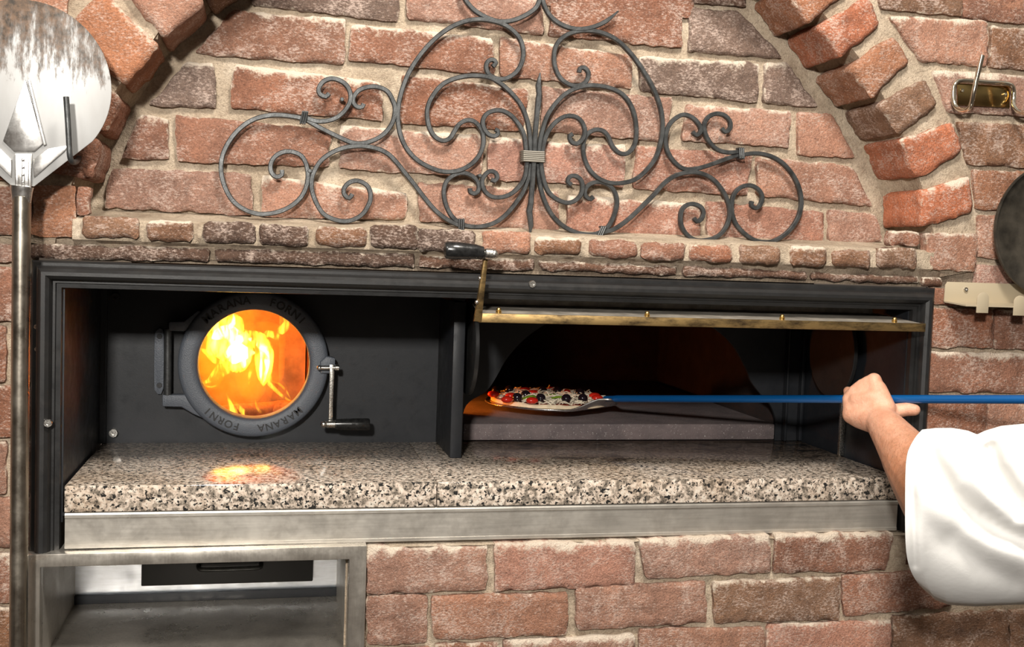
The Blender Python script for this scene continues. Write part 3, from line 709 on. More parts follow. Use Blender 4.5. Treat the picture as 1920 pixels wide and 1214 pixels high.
bt = thing('steel_housing', 'stained stainless steel open housing below the oven at lower left', 'housing', (-.1, .1, EYE - .68))
x0, x1, z1, z0 = -.361, .161, EYE - .4785, EYE - .70
hx0, hx1, hz1, hz0 = -.337, .133, EYE - .4985, EYE - .655
mb = MB()
yo, yi = -.036, -.012
mb.prism([(x0, yo, z1), (x1, yo, z1 + .002), (x1, yo, z0), (hx1, yo, z0), (hx1, yo, hz1), (hx0, yo, hz1), (hx0, yo, z0), (x0, yo, z0)], (0, yi - yo, 0), .0012)
mb.build('face_frame', M['steel2'], bt, auto=30)
mb = MB(); mb.box((hx0 - .002, yi, hz0 - .03), (hx0, .28, hz1 + .001)); mb.build('side_wall', M['steel'], bt, auto=30)
mb = MB(); mb.box((hx1, yi, hz0 - .03), (hx1 + .002, .28, hz1 + .001)); mb.build('side_wall', M['steel'], bt, auto=30)
mb = MB(); mb.box((hx0, -.036, hz0 - .003), (hx1, .28, hz0)); mb.build('tray', M['steel2'], bt, auto=30)
mb = MB(); mb.box((hx0 - .002, .278, hz0), (hx1 + .002, .281, hz1 + .001)); mb.build('back_wall', M['coolsteel'], bt, auto=30)
mb = MB(); mb.box((hx0, yi, hz1), (hx1, .28, hz1 + .002)); mb.build('top_wall', M['steel'], bt, auto=30)
mb = MB(); mb.box((hx0, .268, hz0), (hx1, .278, hz0 + .016), .001); mb.build('ledge', M['panel'], bt, auto=30)
mb = MB(); mb.box((-.221, .262, EYE - .623), (.088, .2775, EYE - .515), .002); dr = mb.build('drawer', M['letter'], bt, auto=30, label='black drawer front')
mb = MB(); mb.tube(spline([P(372, 1062, .26), P(375, 1068, .245), P(390, 1069, .243), P(430, 1068, .243), P(475, 1066, .243), P(488, 1064, .245), P(490, 1058, .26)], .004), .0042, 12); mb.build('drawer_handle', M['iron'], dr, auto=40)

# ================================================================= IRONWORK
SY = TY - .017
orn = thing('scrollwork_ornament', 'dark wrought iron scroll ornament mounted on the brick niche under the arch', 'ornament', P(1000, 300, SY))
def Z2(pts, ox=640): return [(ox + a / 2.334, b / 2.334) for a, b in pts]
O1, O2, O3 = 0, 640, 1280
SC = [
 Z2([(870,-90),(885,-60),(872,-15),(850,35),(800,70),(740,92),(680,93),(620,70),(570,35),(535,-15),(520,-80)]),
 Z2([(872,-60),(878,-10),(892,35),(920,78),(970,112),(1030,128),(1090,122),(1150,98),(1190,68),(1212,48)]),
 Z2([(662,292),(676,275),(662,262),(642,268),(633,290),(642,322),(670,342),(710,347),(755,325),(785,285),(796,235),(785,180),(755,140),(710,108),(650,90),(590,86),(530,98),(470,125),(410,170),(350,235),(300,310),(270,380),(252,450),(247,520),(258,590),(285,650),(330,700),(390,735),(450,752),(510,748),(560,725),(600,685),(620,635),(618,585),(600,550),(575,530),(545,528),(515,545),(495,575),(475,605),(445,617),(410,600),(385,560),(375,505),(382,455),(410,405),(450,365),(505,342),(570,332),(640,338),(690,362),(740,405),(785,460),(810,520),(822,580),(828,668)]),
 Z2([(672,568),(684,572),(685,586),(670,597),(645,590),(625,565),(618,535),(630,505),(660,487),(700,485),(740,505),(775,545),(798,590),(806,640),(808,668)]),
 Z2([(812,705),(806,760),(790,800),(755,840),(710,862),(660,862),(628,838),(615,800),(625,770),(650,750),(675,758),(682,778),(670,793),(655,787)]),
 Z2([(828,705),(822,760),(800,830),(770,880),(720,940),(665,978),(600,993),(535,985),(490,955),(460,905),(448,850),(455,805),(480,775),(520,758),(560,765),(590,788),(602,818),(596,840),(580,848),(563,840),(562,825)]),
 Z2([(530,992),(480,972),(420,930),(370,875),(320,810),(280,760),(240,710),(200,672),(150,650),(90,640),(20,646),(-44,670),(-94,710),(-126,770),(-129,830),(-109,890),(-74,940),(-14,966),(40,966),(90,940),(120,895),(128,860),(118,820),(90,798),(60,792),(30,803),(10,830),(15,855),(35,868),(48,850)]),
 Z2([(-164,512),(-114,530),(-64,530),(-20,515),(15,485),(38,445),(38,405),(20,372),(-10,352),(-44,345),(-79,358),(-99,388),(-94,413),(-69,424),(-54,410)]),
 Z2([(97,455),(92,468),(72,470),(55,455),(52,430),(75,398),(115,382),(160,382),(200,400),(223,437),(235,480),(222,540),(180,592),(120,622),(60,628),(0,606),(-94,560),(-164,522),(-234,508),(-304,505),(-374,520),(-434,555),(-484,610),(-519,680),(-526,750),(-509,820),(-474,880),(-419,920),(-354,938),(-284,930),(-224,905),(-174,860),(-149,800),(-149,740),(-169,690),(-204,668),(-249,665),(-289,685),(-309,720),(-306,755),(-284,775),(-260,766),(-260,745)]),
 Z2([(1040,318),(1044,300),(1062,297),(1080,318),(1075,350),(1050,372),(1010,375),(965,350),(938,305),(930,255),(940,200),(975,160),(1030,138),(1090,135),(1150,148),(1210,180),(1270,240),(1320,310),(1365,390),(1395,470),(1405,550),(1395,630),(1370,700),(1320,760),(1270,792),(1200,803),(1140,790),(1090,750),(1062,690),(1058,630),(1075,590),(1105,570),(1140,572),(1165,595),(1185,640),(1215,670),(1250,672),(1280,640),(1290,590),(1285,520),(1265,460),(1230,415),(1180,388),(1110,375),(1050,380),(990,405),(940,450),(900,510),(880,570),(868,620),(862,668)]),
 Z2([(1012,588),(998,595),(1005,620),(1030,630),(1055,610),(1065,575),(1055,540),(1030,515),(990,508),(950,525),(915,560),(892,605),(878,668)]),
 Z2([(872,705),(880,770),(900,830),(930,865),(980,888),(1020,880),(1048,852),(1055,815),(1045,785),(1020,770),(998,775),(990,795),(1005,810)]),
 Z2([(858,705),(865,790),(885,870),(920,940),(970,990),(1040,1022),(1110,1025),(1160,1000),(1190,950),(1205,890),(1195,840),(1165,808),(1125,797),(1085,808),(1065,835),(1070,862),(1090,873),(1102,862)]),
 Z2([(1128,1022),(1190,1005),(1250,965),(1310,910),(1370,850),(1410,805),(1460,770),(1520,755),(1574,760),(1624,785),(1664,830),(1689,880),(1699,930),(1689,980),(1659,1025),(1614,1048),(1554,1052),(1514,1030),(1486,985),(1486,930),(1504,903),(1534,893),(1569,905),(1584,930),(1574,960),(1554,970),(1542,955)]),
 Z2([(42,578),(60,593),(78,575),(70,545),(40,515),(0,503),(-40,525),(-66,560),(-76,610),(-68,660),(-42,705),(0,738),(50,740),(110,725),(180,700),(252,675)], O3),
 Z2([(255,663),(200,668),(150,655),(115,620),(95,575),(95,540),(115,510),(150,498),(185,508),(207,535),(205,565),(185,578),(170,562)], O3),
 Z2([(240,682),(310,672),(370,680),(430,710),(480,765),(510,830),(518,890),(505,950),(470,1005),(420,1045),(370,1060),(310,1050),(255,1010),(222,960),(213,900),(225,850),(255,820),(295,812),(330,830),(347,860),(340,895),(320,912),(300,900),(302,882)], O3),
]
lift = [0, .001, 0, .004, .004, -.002, .002, .001, 0, 0, .004, .004, -.002, .002, -.001, .001, 0]
for i, s_ in enumerate(SC):
    pts = spline([P(a, b, SY - lift[i]) for a, b in s_], .0035)
    n = len(pts); rr = [.0038 * (1 + .0 * k) for k in range(n)]
    for k in range(n):       # hammered, slightly tapering ends
        e = min(k, n - 1 - k); 
        if i == 1 and n - 1 - k < 8: rr[k] *= .35 + .65 * (n - 1 - k) / 8
        rr[k] *= 1 + .05 * noise.noise(pts[k] * 60)
    mb = MB(); mb.tube(pts, rr, 8, square=True, flat=1.15); mb.build('scroll', M['iron'], orn, auto=40)
for pp, rad in ((Z2([(870,318),(866,345),(862,375),(865,410),(862,445),(856,500),(850,560),(846,620),(845,668)]), [.0008, .0028, .0048, .0042, .005, .0042, .0042, .0042, .0042]),
                (Z2([(842,705),(838,780),(832,850),(829,890),(822,925),(826,960),(829,990),(826,1022)]), [.0042, .0042, .0042, .0045, .005, .0045, .004, .0008])):
    mb = MB(); mb.tube([P(a, b, SY - .006) for a, b in pp], rad, 8, square=True); mb.build('spear', M['iron'], orn, auto=40)
mb = MB()
for k in range(6):
    y0 = 284 + k * 3.5; q = [P(981, y0, SY - .010), P(1020, y0 + .6, SY - .010)]
    x0_, x1_ = q[0].x, q[1].x; z_ = q[0].z
    mb.tube([(x0_, SY - .012, z_), (x1_, SY - .012, z_), (x1_ + .0015, SY - .009, z_), (x1_ + .0015, SY + .007, z_), (x1_, SY + .009, z_), (x0_, SY + .009, z_), (x0_ - .0015, SY + .007, z_), (x0_ - .0015, SY - .009, z_)], .0019, 8, closed=True, up=Vector((0, 0, 1)))
mb.build('binding', M['binding'], orn, auto=40, label='wire binding round the centre bars')
for (px, py, ang) in ((640 + 522 / 2.334, 985 / 2.334, 0), (640 + 1133 / 2.334, 1015 / 2.334, .4), (1330 / 2.334, 516 / 2.334, .2), (1280 + 250 / 2.334, 673 / 2.334, -.1)):
    mb = MB()
    for k in (-1, 0, 1):
        c = P(px, py, SY); c.x += k * .0036; mb.cyl(c + Vector((ang * .009, -.009, .009)) * 1, c + Vector((-ang * .009, -.009, -.009)), .0018, 8); mb.cyl(c + Vector((ang * .009, .006, .009)), c + Vector((ang * .009, -.009, .009)), .0018, 8); mb.cyl(c + Vector((-ang * .009, .006, -.009)), c + Vector((-ang * .009, -.009, -.009)), .0018, 8)
    mb.build('binding', M['iron'], orn, auto=40)
for (px, py) in ((581, 321), (641, 187), (899, 330)):
    mb = MB(); c = P(px, py, SY); mb.cyl(c + Vector((0, -.006, 0)), c + Vector((0, .02, 0)), .0035, 12, bev=.0008); mb.build('fixing_screw', M['iron'], orn, auto=40)

# ================================================================= PEEL HANGING AT LEFT
PY = -.082
bp = P(42, 350, PY)
pl = thing('pizza_peel', 'large round aluminium pizza peel with scorched tip hanging at the left', 'pizza peel', (bp.x, PY, EYE))
cx, cz, r = -.3565, EYE + .224, .121
out = []
for k in range(0, 61):
    a = math.radians(-38 + (256) * k / 60); out.append(Vector((cx + r * math.cos(a), PY, cz + r * math.sin(a) * (1 + .02 * (math.sin(a) > 0)))))
nk = [Vector((cx - .016, PY, EYE + .080)), Vector((cx + .016, PY, EYE + .080))]
mb = MB(); mb.prism(out + nk, (0, .0022, 0), .0007); blade = mb.build('blade', M['peel'], pl, auto=30)
def rel(pts): return [P(a, b, PY - .0005) for a, b in pts]
mb = MB(); mb.prism(rel([(48, 148), (82, 270), (65, 285), (27, 285), (6, 265)]), (0, -.0030, 0), .0014); mb.prism(rel([(52, 150), (57, 150), (88, 272), (82, 274)]), (0, -.0045, 0), .001)
mb.prism(rel([(62, 300), (90, 279), (130, 272), (122, 284), (64, 334)]), (0, -.003, 0), .0014); mb.prism(rel([(23, 300), (2, 279), (-38, 270), (-30, 284), (22, 334)]), (0, -.003, 0), .0014)
mb.build('stamped_rib', M['alu'], blade, auto=30)
mb = MB(); q = [P(27, 288, PY - .004), P(60, 288, PY - .004), P(58, 352, PY - .006), P(28, 352, PY - .006)]
mb.prism(q, (0, .004, 0), .001)
for xx in (31, 43, 55): mb.prism([P(xx - 3, 290, PY - .0065), P(xx + 3, 290, PY - .0065), P(xx + 3, 350, PY - .0085), P(xx - 3, 350, PY - .0085)], (0, .003, 0), .0008)
for yy in (300, 314, 328, 342): mb.sphere(P(43, yy, PY - .008), .0022, 10, 6)
hx = P(42, 380, PY).x
mb.tube([(cx, PY - .004, P(43, 350, PY).z), (cx - .0005, PY - .004, P(43, 358, PY).z), (cx - .001, PY - .002, P(43, 380, PY).z)], [.0165, .0155, .0132], 20, flat=.6); neck = mb.build('socket', M['alu'], pl, auto=30)
mb = MB(); mb.cyl((cx - .001, PY, P(43, 368, PY).z), (cx - .001, PY, EYE - 1.1), .0128, 24, bev=.001); mb.build('handle', M['pole'], pl, auto=30)
mb = MB()
mb.tube(spline([P(150, 292, .004), P(146, 300, -.03), P(141, 304, -.08), P(135, 303, -.112), P(131, 292, -.118), P(129, 260, -.118), P(127, 225, -.117), P(124, 182, -.115)], .003), .0041, 12)
h = mb.build('wire_hook', M['iron'], None, auto=40); tag(h, 'bent metal wire hook in front of the round peel at the left', 'hook')

# ================================================================= RIGHT WALL HARDWARE
ch = thing('chrome_wall_hook', 'shiny chrome wall hook plate with a bent wire prong at upper right', 'hook', P(1845, 178, -.012))
mb = MB(); mb.prism([P(a, b, -.012) for a, b in [(1794, 156), (1892, 162), (1892, 203), (1794, 197)]], (0, -.0025, 0), .0008); mb.build('back_plate', M['plate'], ch, auto=30)
def rb(pp, r_, name, mat, flat=1.0):
    q = MB(); q.tube(spline([P(a, b, y) for a, b, y in pp], .003), r_, 12, flat=flat); return q.build(name, M[mat], ch, auto=40)
rb([(1842, 104, -.075), (1838, 120, -.074), (1832, 145, -.072), (1826, 172, -.070), (1822, 192, -.066), (1817, 203, -.058), (1808, 207, -.046), (1796, 203, -.032), (1789, 193, -.024), (1788, 172, -.02), (1791, 158, -.02), (1803, 151, -.02), (1850, 154, -.02), (1888, 157, -.02), (1899, 164, -.02), (1901, 180, -.02), (1900, 195, -.024), (1907, 207, -.034), (1921, 212, -.048), (1933, 206, -.06), (1938, 190, -.068), (1948, 120, -.074)], .0042, 'hook_wire', 'chrome')
for (px, py) in ((1803, 170), (1884, 177)): screw(px, py, -.0145, .0034, ch, 'screw', 'chrome')
rk = thing('wall_rack', 'cream metal rack with two upright tabs screwed to the wall at right', 'rack', P(1850, 560, -.02))
xa, xb = 1.2035, 1.52; zt_, zm = EYE - .0165, EYE - .053
mb = MB()
mb.prism([(xa + .004, -.012, zt_), (xb, -.012, zt_), (xb, -.012, zm), (xa - .001, -.012, zm), (xa, -.012, zt_ - .006)], (0, -.0022, 0), .0005)
mb.hexa([(xa, -.014, zm - .0015), (xb, -.014, zm - .0015), (xb, -.075, zm - .0055), (xa + .002, -.075, zm - .0055), (xa, -.014, zm + .001), (xb, -.014, zm + .001), (xb, -.075, zm - .003), (xa + .002, -.075, zm - .003)])
mb.build('bracket', M['cream'], rk, auto=30)
for (pa, pb, top, bot) in ((1831, 1853, 548, 587), (1900, 1923, 554, 592), (1966, 1989, 558, 596)):
    A_ = P(pa, bot, -.076); B_ = P(pb, bot, -.076); T_ = P(pa, top, -.076); wd = B_.x - A_.x; rr_ = wd / 2; c = Vector((A_.x + rr_, -.076, T_.z - rr_))
    pts = [A_, Vector((B_.x, -.076, A_.z))] + [c + Vector((rr_ * math.cos(a), 0, rr_ * math.sin(a))) for a in [math.pi * k / 12 for k in range(13)]]
    mb = MB(); mb.prism(pts, (0, .0022, 0), .0005); mb.build('tab', M['cream'], rk, auto=30)
screw(1810, 543, -.0145, .0042, rk)
dc = Vector((1.395, -.045, EYE + .084))
mb = MB(); mb.lathe([(.0001, 0), (.113, 0), (.117, .0015), (.1195, .006), (.1222, .006), (.1225, .002), (.119, -.004), (.0001, -.004)], dc, (0, -1, 0), 96)
pan = mb.build('round_pan', M['sootpan'], None, auto=30); tag(pan, 'round blackened steel pan hanging at the right edge above the cream rack', 'pan')

# ================================================================= PEEL, PIZZA AND FIRE
Hh = P(1693, 749, -.062); Nn = P(1148, 748, .44)
ax = (Hh - Nn).normalized(); up2 = Vector((ax.x, ax.y, 0)).normalized(); sd = Vector((-up2.y, up2.x, 0))
bc = Vector((Nn.x, Nn.y, 0)) - up2 * .166; bc.z = EYE - .3225
sp_ = thing('pizza_peel', 'steel pizza peel with long blue handle carrying the pizza into the oven', 'pizza peel', bc)
S = 46; Tn = 24; vs = []
for i in range(S + 1):
    s_ = -.15 + .325 * i / S
    if s_ < .112: wv = math.sqrt(max(.15 ** 2 - s_ ** 2, .0004))
    else:
        t = min(1.0, (s_ - .112) / .063); w0 = math.sqrt(.15 ** 2 - .112 ** 2); wv = w0 * (1 - t) ** 1.3 * .86 + w0 * .14 + 0 * t
    rise = max(0, min(1, (s_ - .115) / .045)); rise = rise * rise * (3 - 2 * rise)
    for j in range(Tn + 1):
        t = -1 + 2 * j / Tn; e = max(0, abs(t) - .88) / .12
        lip = .004 * e * e * (1 if s_ > -.02 else .3)
        vs.append(bc + up2 * s_ + sd * (t * wv) + Vector((0, 0, rise * (Nn.z - bc.z - .002) + lip)))
fs = [(i * (Tn + 1) + j, i * (Tn + 1) + j + 1, (i + 1) * (Tn + 1) + j + 1, (i + 1) * (Tn + 1) + j) for i in range(S) for j in range(Tn)]
b_ = obj('blade', vs, fs, M['alu'], sp_, auto=40); sm = b_.modifiers.new('thickness', 'SOLIDIFY'); sm.thickness = .0022; sm.offset = 0
mb = MB(); mb.tube([Nn - ax * .02, Nn + ax * .005, Nn + ax * .012, Hh + ax * .9], [.006, .0068, .0076, .0076], 24); mb.build('handle', M['blue'], sp_, auto=40, label='long blue metal handle')
# pizza
pz = thing('pizza', 'uncooked pizza with cheese, tomato, black olives and green pepper on the steel peel', 'pizza', bc + Vector((0, 0, .0015)))
pc = bc + Vector((-.004, .0, .0018)); prd = .134
dough = simple('pizza_dough', (.72, .58, .40), .75, 0, 60, .15, .4, 120)
sauce = simple('tomato_sauce', (.36, .035, .012), .35, 0, 70, .5, .6, 150)
cheese = simple('grated_cheese', (.70, .62, .48), .5, 0, 90, .12)
olive = simple('black_olive', (.012, .007, .010), .12)
tom = simple('tomato', (.52, .02, .010), .18)
pep = simple('green_pepper', (.16, .26, .02), .25)
vs = []; fs = []; n = 72
pf = [(.0, 0), (.97, 0), (1.0, .002), (1.0, .006), (.975, .0095), (.93, .008), (.90, .006), (.5, .006), (.0, .006)]
for r_, z_ in pf:
    for k in range(n):
        a = 2 * math.pi * k / n; rr_ = r_ * prd * (1 + .018 * noise.noise(Vector((math.cos(a) * 2, math.sin(a) * 2, 3))))
        vs.append(pc + Vector((math.cos(a) * rr_, math.sin(a) * rr_, z_ * (1 + .3 * noise.noise(Vector((math.cos(a) * 5, math.sin(a) * 5, r_ * 3)))))))
fs = [(i * n + k, i * n + (k + 1) % n, (i + 1) * n + (k + 1) % n, (i + 1) * n + k) for i in range(len(pf) - 1) for k in range(n)]
obj('crust', vs, fs, dough, pz, auto=60)
mb = MB(); mb.lathe([(.0001, .009), (prd * .6, .009), (prd * .9, .0078), (prd * .945, .0055)], pc, (0, 0, 1), 60); mb.build('sauce', sauce, pz)
rnd = random.Random(5); mb = MB()
def onp(rr_, a): return pc + Vector((math.cos(a) * rr_, math.sin(a) * rr_, 0))
for k in range(820):
    rr_ = prd * .9 * math.sqrt(rnd.random()); p = onp(rr_, rnd.uniform(0, 6.283)); h_ = .0095 + .011 * rnd.random() * (1 - (rr_ / prd) ** 3)
    d = Vector((rnd.uniform(-1, 1), rnd.uniform(-1, 1), rnd.uniform(-.35, .45))).normalized() * rnd.uniform(.006, .013)
    c = p + Vector((0, 0, h_)); b2 = Vector((rnd.uniform(-.003, .003), rnd.uniform(-.003, .003), .002))
    mb.tube([c - d, c + b2, c + d], [.0012, .0018, .0012], 5)
mb.build('cheese', cheese, pz)['kind'] = 'stuff'
for k, (px, py) in enumerate([(970, 737), (986, 731), (1014, 738), (1062, 738), (1093, 739), (930, 728), (1018, 724), (1046, 722), (1088, 722), (955, 724)]):
    # place by its depth on the pizza: front row first
    y = [.485, .53, .475, .47, .475, .60, .60, .60, .57, .62][k]
    p = P(px, py, y); p.z = pc.z + .0185
    mb = MB(); mb.sphere(p + Vector((0, 0, .002)), .0108, 16, 10, (1, 1, .95)); mb.build('olive', olive, pz, auto=60)
for k, (px, y) in enumerate([(951, .47), (998, .455), (958, .53), (1000, .58), (1060, .60), (1115, .54), (985, .63), (1035, .64), (925, .56), (1120, .50)]):
    p = P(px, 745, y); p.z = pc.z + .015; mb = MB(); a = rnd.uniform(0, 6.28); mb.sphere(p + Vector((0, 0, .003)), .0135, 14, 9, (1, .75, .55)); mb.build('tomato_piece', tom, pz, auto=60)
for k, (px, y, a) in enumerate([(992, .505, .25), (1045, .50, -.5), (1030, .53, .1), (1002, .49, .5)]):
    p = P(px, 745, y); p.z = pc.z + .020; mb = MB(); d = Vector((math.cos(a), math.sin(a), 0))
    mb.tube([p - d * .02 - Vector((0, 0, .005)), p, p + d * .012 + Vector((0, 0, .001)), p + d * .024 - Vector((0, 0, .005))], [.0035, .006, .006, .003], 10, flat=.45, up=Vector((0, 0, 1))); mb.build('pepper_strip', pep, pz, auto=60)

# fire wood and flames
wood = simple('charred_wood', (.30, .13, .06), .85, 0, 60, .5, .8, 60)
for k, (a_, b_) in enumerate((((-.10, .56, GZ + .026), (.14, .72, GZ + .026)), ((.16, .50, GZ + .024), (.02, .60, GZ + .030)))):
    mb = MB(); a_ = Vector(a_); b_ = Vector(b_); mb.tube([a_ + (b_ - a_) * t / 12 + Vector((0, 0, .004 * noise.noise(Vector((t, k, 0))))) for t in range(13)], [.020 + .003 * noise.noise(Vector((t * .7, k, 4))) for t in range(13)], 14, up=Vector((0, 0, 1)))
    o = mb.build('firewood_log', wood, None, auto=60); tag(o, ['charred log at the bottom of the fire, running back to the right', 'shorter charred log at the lower right of the fire, nearest the glass'][k], 'log', 'logs burning in the firebox')
def flame_mat(name, col, dens):
    m_ = bpy.data.materials.new(name); m_.use_nodes = True; t = m_.node_tree; t.nodes.remove(t.nodes['Principled BSDF'])
    e = t.nodes.new('ShaderNodeEmission'); e.inputs[0].default_value = tuple(col) + (1,); 
    if dens > 20:      # licks and streaks inside the flame
        tc = t.nodes.new('ShaderNodeTexCoord'); mp = t.nodes.new('ShaderNodeMapping'); mp.inputs['Scale'].default_value = (1, .4, .38)
        nz = t.nodes.new('ShaderNodeTexNoise'); nz.inputs['Scale'].default_value = 52; nz.inputs['Detail'].default_value = 3; nz.inputs['Distortion'].default_value = 1.2
        rp = t.nodes.new('ShaderNodeMapRange'); rp.inputs['From Min'].default_value = .40; rp.inputs['From Max'].default_value = .66; rp.inputs['To Min'].default_value = dens * .05; rp.inputs['To Max'].default_value = dens * 2.2
        t.links.new(tc.outputs['Object'], mp.inputs[0]); t.links.new(mp.outputs[0], nz.inputs['Vector']); t.links.new(nz.outputs['Fac'], rp.inputs[0]); t.links.new(rp.outputs[0], e.inputs[1])
    else: e.inputs[1].default_value = dens
    t.links.new(e.outputs[0], t.nodes['Material Output'].inputs['Volume']); return m_
FM = [flame_mat('flame_orange', (1, .26, .006), 8), flame_mat('flame_yellow', (1, .60, .04), 130), flame_mat('flame_core', (1, .80, .34), 330)]
fire = thing('wood_fire', 'yellow and orange wood fire burning behind the round glass', 'fire', (-.03, .6, GZ + .05))
def ZF(a, b): return (270 + a / 3.793, 530 + b / 3.793)
# (material, depth, flattening, [(x, y, half width) in the window])
FL = [
 (0, .62, .8, [(560,980,60),(600,860,150),(640,700,230),(640,520,260),(640,360,240),(700,230,150),(760,180,60)]),
 (0, .60, .7, [(800,960,30),(830,860,90),(800,700,160),(860,520,130),(880,380,120),(900,280,80)]),
 (0, .58, .6, [(1040,860,20),(960,780,60),(900,700,70),(860,640,50)]),
 (1, .56, .5, [(640,640,40),(660,560,95),(640,470,130),(590,390,120),(620,300,85),(640,220,45)]),
 (1, .55, .5, [(470,520,25),(500,440,70),(540,360,90),(560,280,70),(600,210,30)]),
 (1, .54, .5, [(850,740,10),(850,660,50),(855,560,62),(850,460,62),(800,400,60),(730,390,50),(690,420,30)]),
 (1, .53, .5, [(900,730,14),(890,650,22),(895,540,26),(885,440,25),(850,400,20)]),
 (1, .52, .5, [(400,720,6),(460,700,22),(520,650,40),(580,600,50),(650,560,60)]),
 (1, .50, .5, [(400,690,4),(450,740,7),(510,735,8),(550,690,9),(570,640,12)]),
 (1, .50, .5, [(640,960,36),(625,900,34),(610,850,22),(590,800,8),(580,780,3)]),
 (1, .49, .5, [(740,965,16),(700,915,22),(660,870,14),(625,820,6)]),
 (1, .50, .5, [(860,955,5),(825,920,10),(800,880,8),(790,830,4)]),
 (1, .50, .5, [(1060,850,5),(1000,820,10),(930,760,14),(880,710,16),(840,680,14)]),
 (1, .50, .5, [(1050,840,3),(1010,770,7),(960,720,8),(915,705,6)]),
 (1, .56, .5, [(850,370,30),(900,365,24),(950,390,26),(965,410,20)]),
 (1, .57, .5, [(950,360,22),(1000,320,30),(1010,270,20),(980,230,8)]),
 (2, .53, .5, [(560,480,30),(620,490,70),(690,500,75),(750,500,50),(790,500,15)]),
 (2, .52, .5, [(480,400,14),(530,370,40),(590,350,46),(640,380,50),(660,450,45)]),
 (2, .51, .5, [(600,330,16),(635,290,20),(640,250,12),(635,220,4)]),
 (2, .51, .5, [(845,730,8),(848,650,30),(860,560,34),(850,470,30),(800,420,26),(740,400,18)]),
 (2, .50, .5, [(700,610,14),(720,560,40),(700,520,50)]),
 (1, .50, .5, [(745,740,6),(748,680,9),(760,620,14),(790,570,22)]),
 (1, .50, .5, [(400,470,10),(450,500,22),(500,550,26),(560,570,22)]),
 (1, .50, .5, [(700,330,6),(740,350,9),(780,380,10),(840,370,9),(930,385,6)]),
 (0, .66, .8, [(450,760,60),(480,600,110),(500,420,130),(560,300,110)]),
]
for (mi_, y, fl, pp) in FL:
    q = [(P(*ZF(a, b), y), w_ * (1.08 if w_ > 28 else 1.0) * (y + 1.8) / 2052 / 3.793) for a, b, w_ in pp]
    path = spline([c for c, _ in q], .006); rad = [v.x for v in spline([Vector((w_, k * .02, 0)) for k, (_, w_) in enumerate(q)], .0005)]
    rr_ = [max(.0006, rad[min(len(rad) - 1, int(i * (len(rad) - 1) / (len(path) - 1)))]) for i in range(len(path))]
    rr_ = [v * (1 + .16 * noise.noise(path[i] * 45)) for i, v in enumerate(rr_)]; rr_[0] *= .4; rr_[-1] *= .4
    mb = MB(); mb.tube(path, rr_, 14, flat=fl); mb.build('flame', FM[mi_], fire, auto=180)
for (loc, pw, rs) in (((-.10, .62, EYE - .10), 5, .006), ((.26, .64, EYE - .31), 4, .012)):
    l = bpy.data.lights.new('fire_glow', 'POINT'); l.energy = pw; l.color = (1, .24, .02); l.shadow_soft_size = rs
    o = bpy.data.objects.new('fire_glow', l); link(o); o.location = loc

# ================================================================= PERSON
pe = thing('person', 'arm of a person in a white short-sleeved jacket pushing the blue peel handle', 'person', P(1700, 850, -.25))
def polep(px):    # point on the handle seen at column px
    lo, hi = 0.0, 1.2
    for _ in range(40):
        mid = (lo + hi) / 2; v = Nn + ax * mid - Vector((0, CAMY, EYE)); X = RX * v.x + RY * v.y + RZ * v.z
        if CX + F * X[0] / X[2] < px: lo = mid
        else: hi = mid
    return Nn + ax * lo
def atd(px, py, base, dy): return P(px, py, base.y + dy)
bmh = bmesh.new()
def cap(a, b, ra, rb_, n=16):
    a = Vector(a); b = Vector(b); q = MB(); d = (b - a); L = d.length; t = d / L
    pts = []; rs = []
    for k in range(5): th = math.pi / 2 * (1 - k / 4); pts.append(a - t * ra * math.sin(th)); rs.append(max(ra * math.cos(th), .0004))
    for k in range(1, 5): th = math.pi / 2 * k / 4; pts.append(b + t * rb_ * math.sin(th)); rs.append(max(rb_ * math.cos(th), .0004))
    pts.insert(5, b); rs.insert(5, rb_)
    q.tube(pts, rs, n)
    vv = [bmh.verts.new(v) for v in q.v]
    for f in q.f: bmh.faces.new([vv[i] for i in f])
def chain(pts, rad):
    for i in range(len(pts) - 1): cap(pts[i], pts[i + 1], rad[i], rad[i + 1])
Hc = polep(1632); u_ = ax
# knuckles (little finger .. index), on the camera side of the handle, rising over it
kn = [atd(1593, 749, polep(1592), -.020), atd(1604, 735, polep(1604), -.015), atd(1618, 724, polep(1620), -.010), atd(1639, 713, polep(1638), -.010)]
cap(P(1648, 728, polep(1648).y - .016), P(1662, 766, polep(1662).y - .028), .0135, .017)
Wr = P(1654, 792, polep(1650).y - .048)
heel = [atd(1598, 778, polep(1598), -.030), atd(1612, 786, polep(1612), -.034), atd(1628, 786, polep(1628), -.036), atd(1650, 775, polep(1650), -.034)]
for i in range(4):
    chain([kn[i], (kn[i] + heel[i]) / 2 + Vector((0, -.004, 0)), heel[i], Wr], [.0135, .0165, .0180, .026])
for i in range(3):
    chain([(kn[i] + kn[i + 1]) / 2, (heel[i] + heel[i + 1]) / 2], [.0135, .018])
cap(P(1606, 752, polep(1606).y - .028), P(1640, 748, polep(1640).y - .028), .0145, .0155); cap(P(1612, 775, polep(1612).y - .034), P(1646, 770, polep(1646).y - .036), .016, .018)
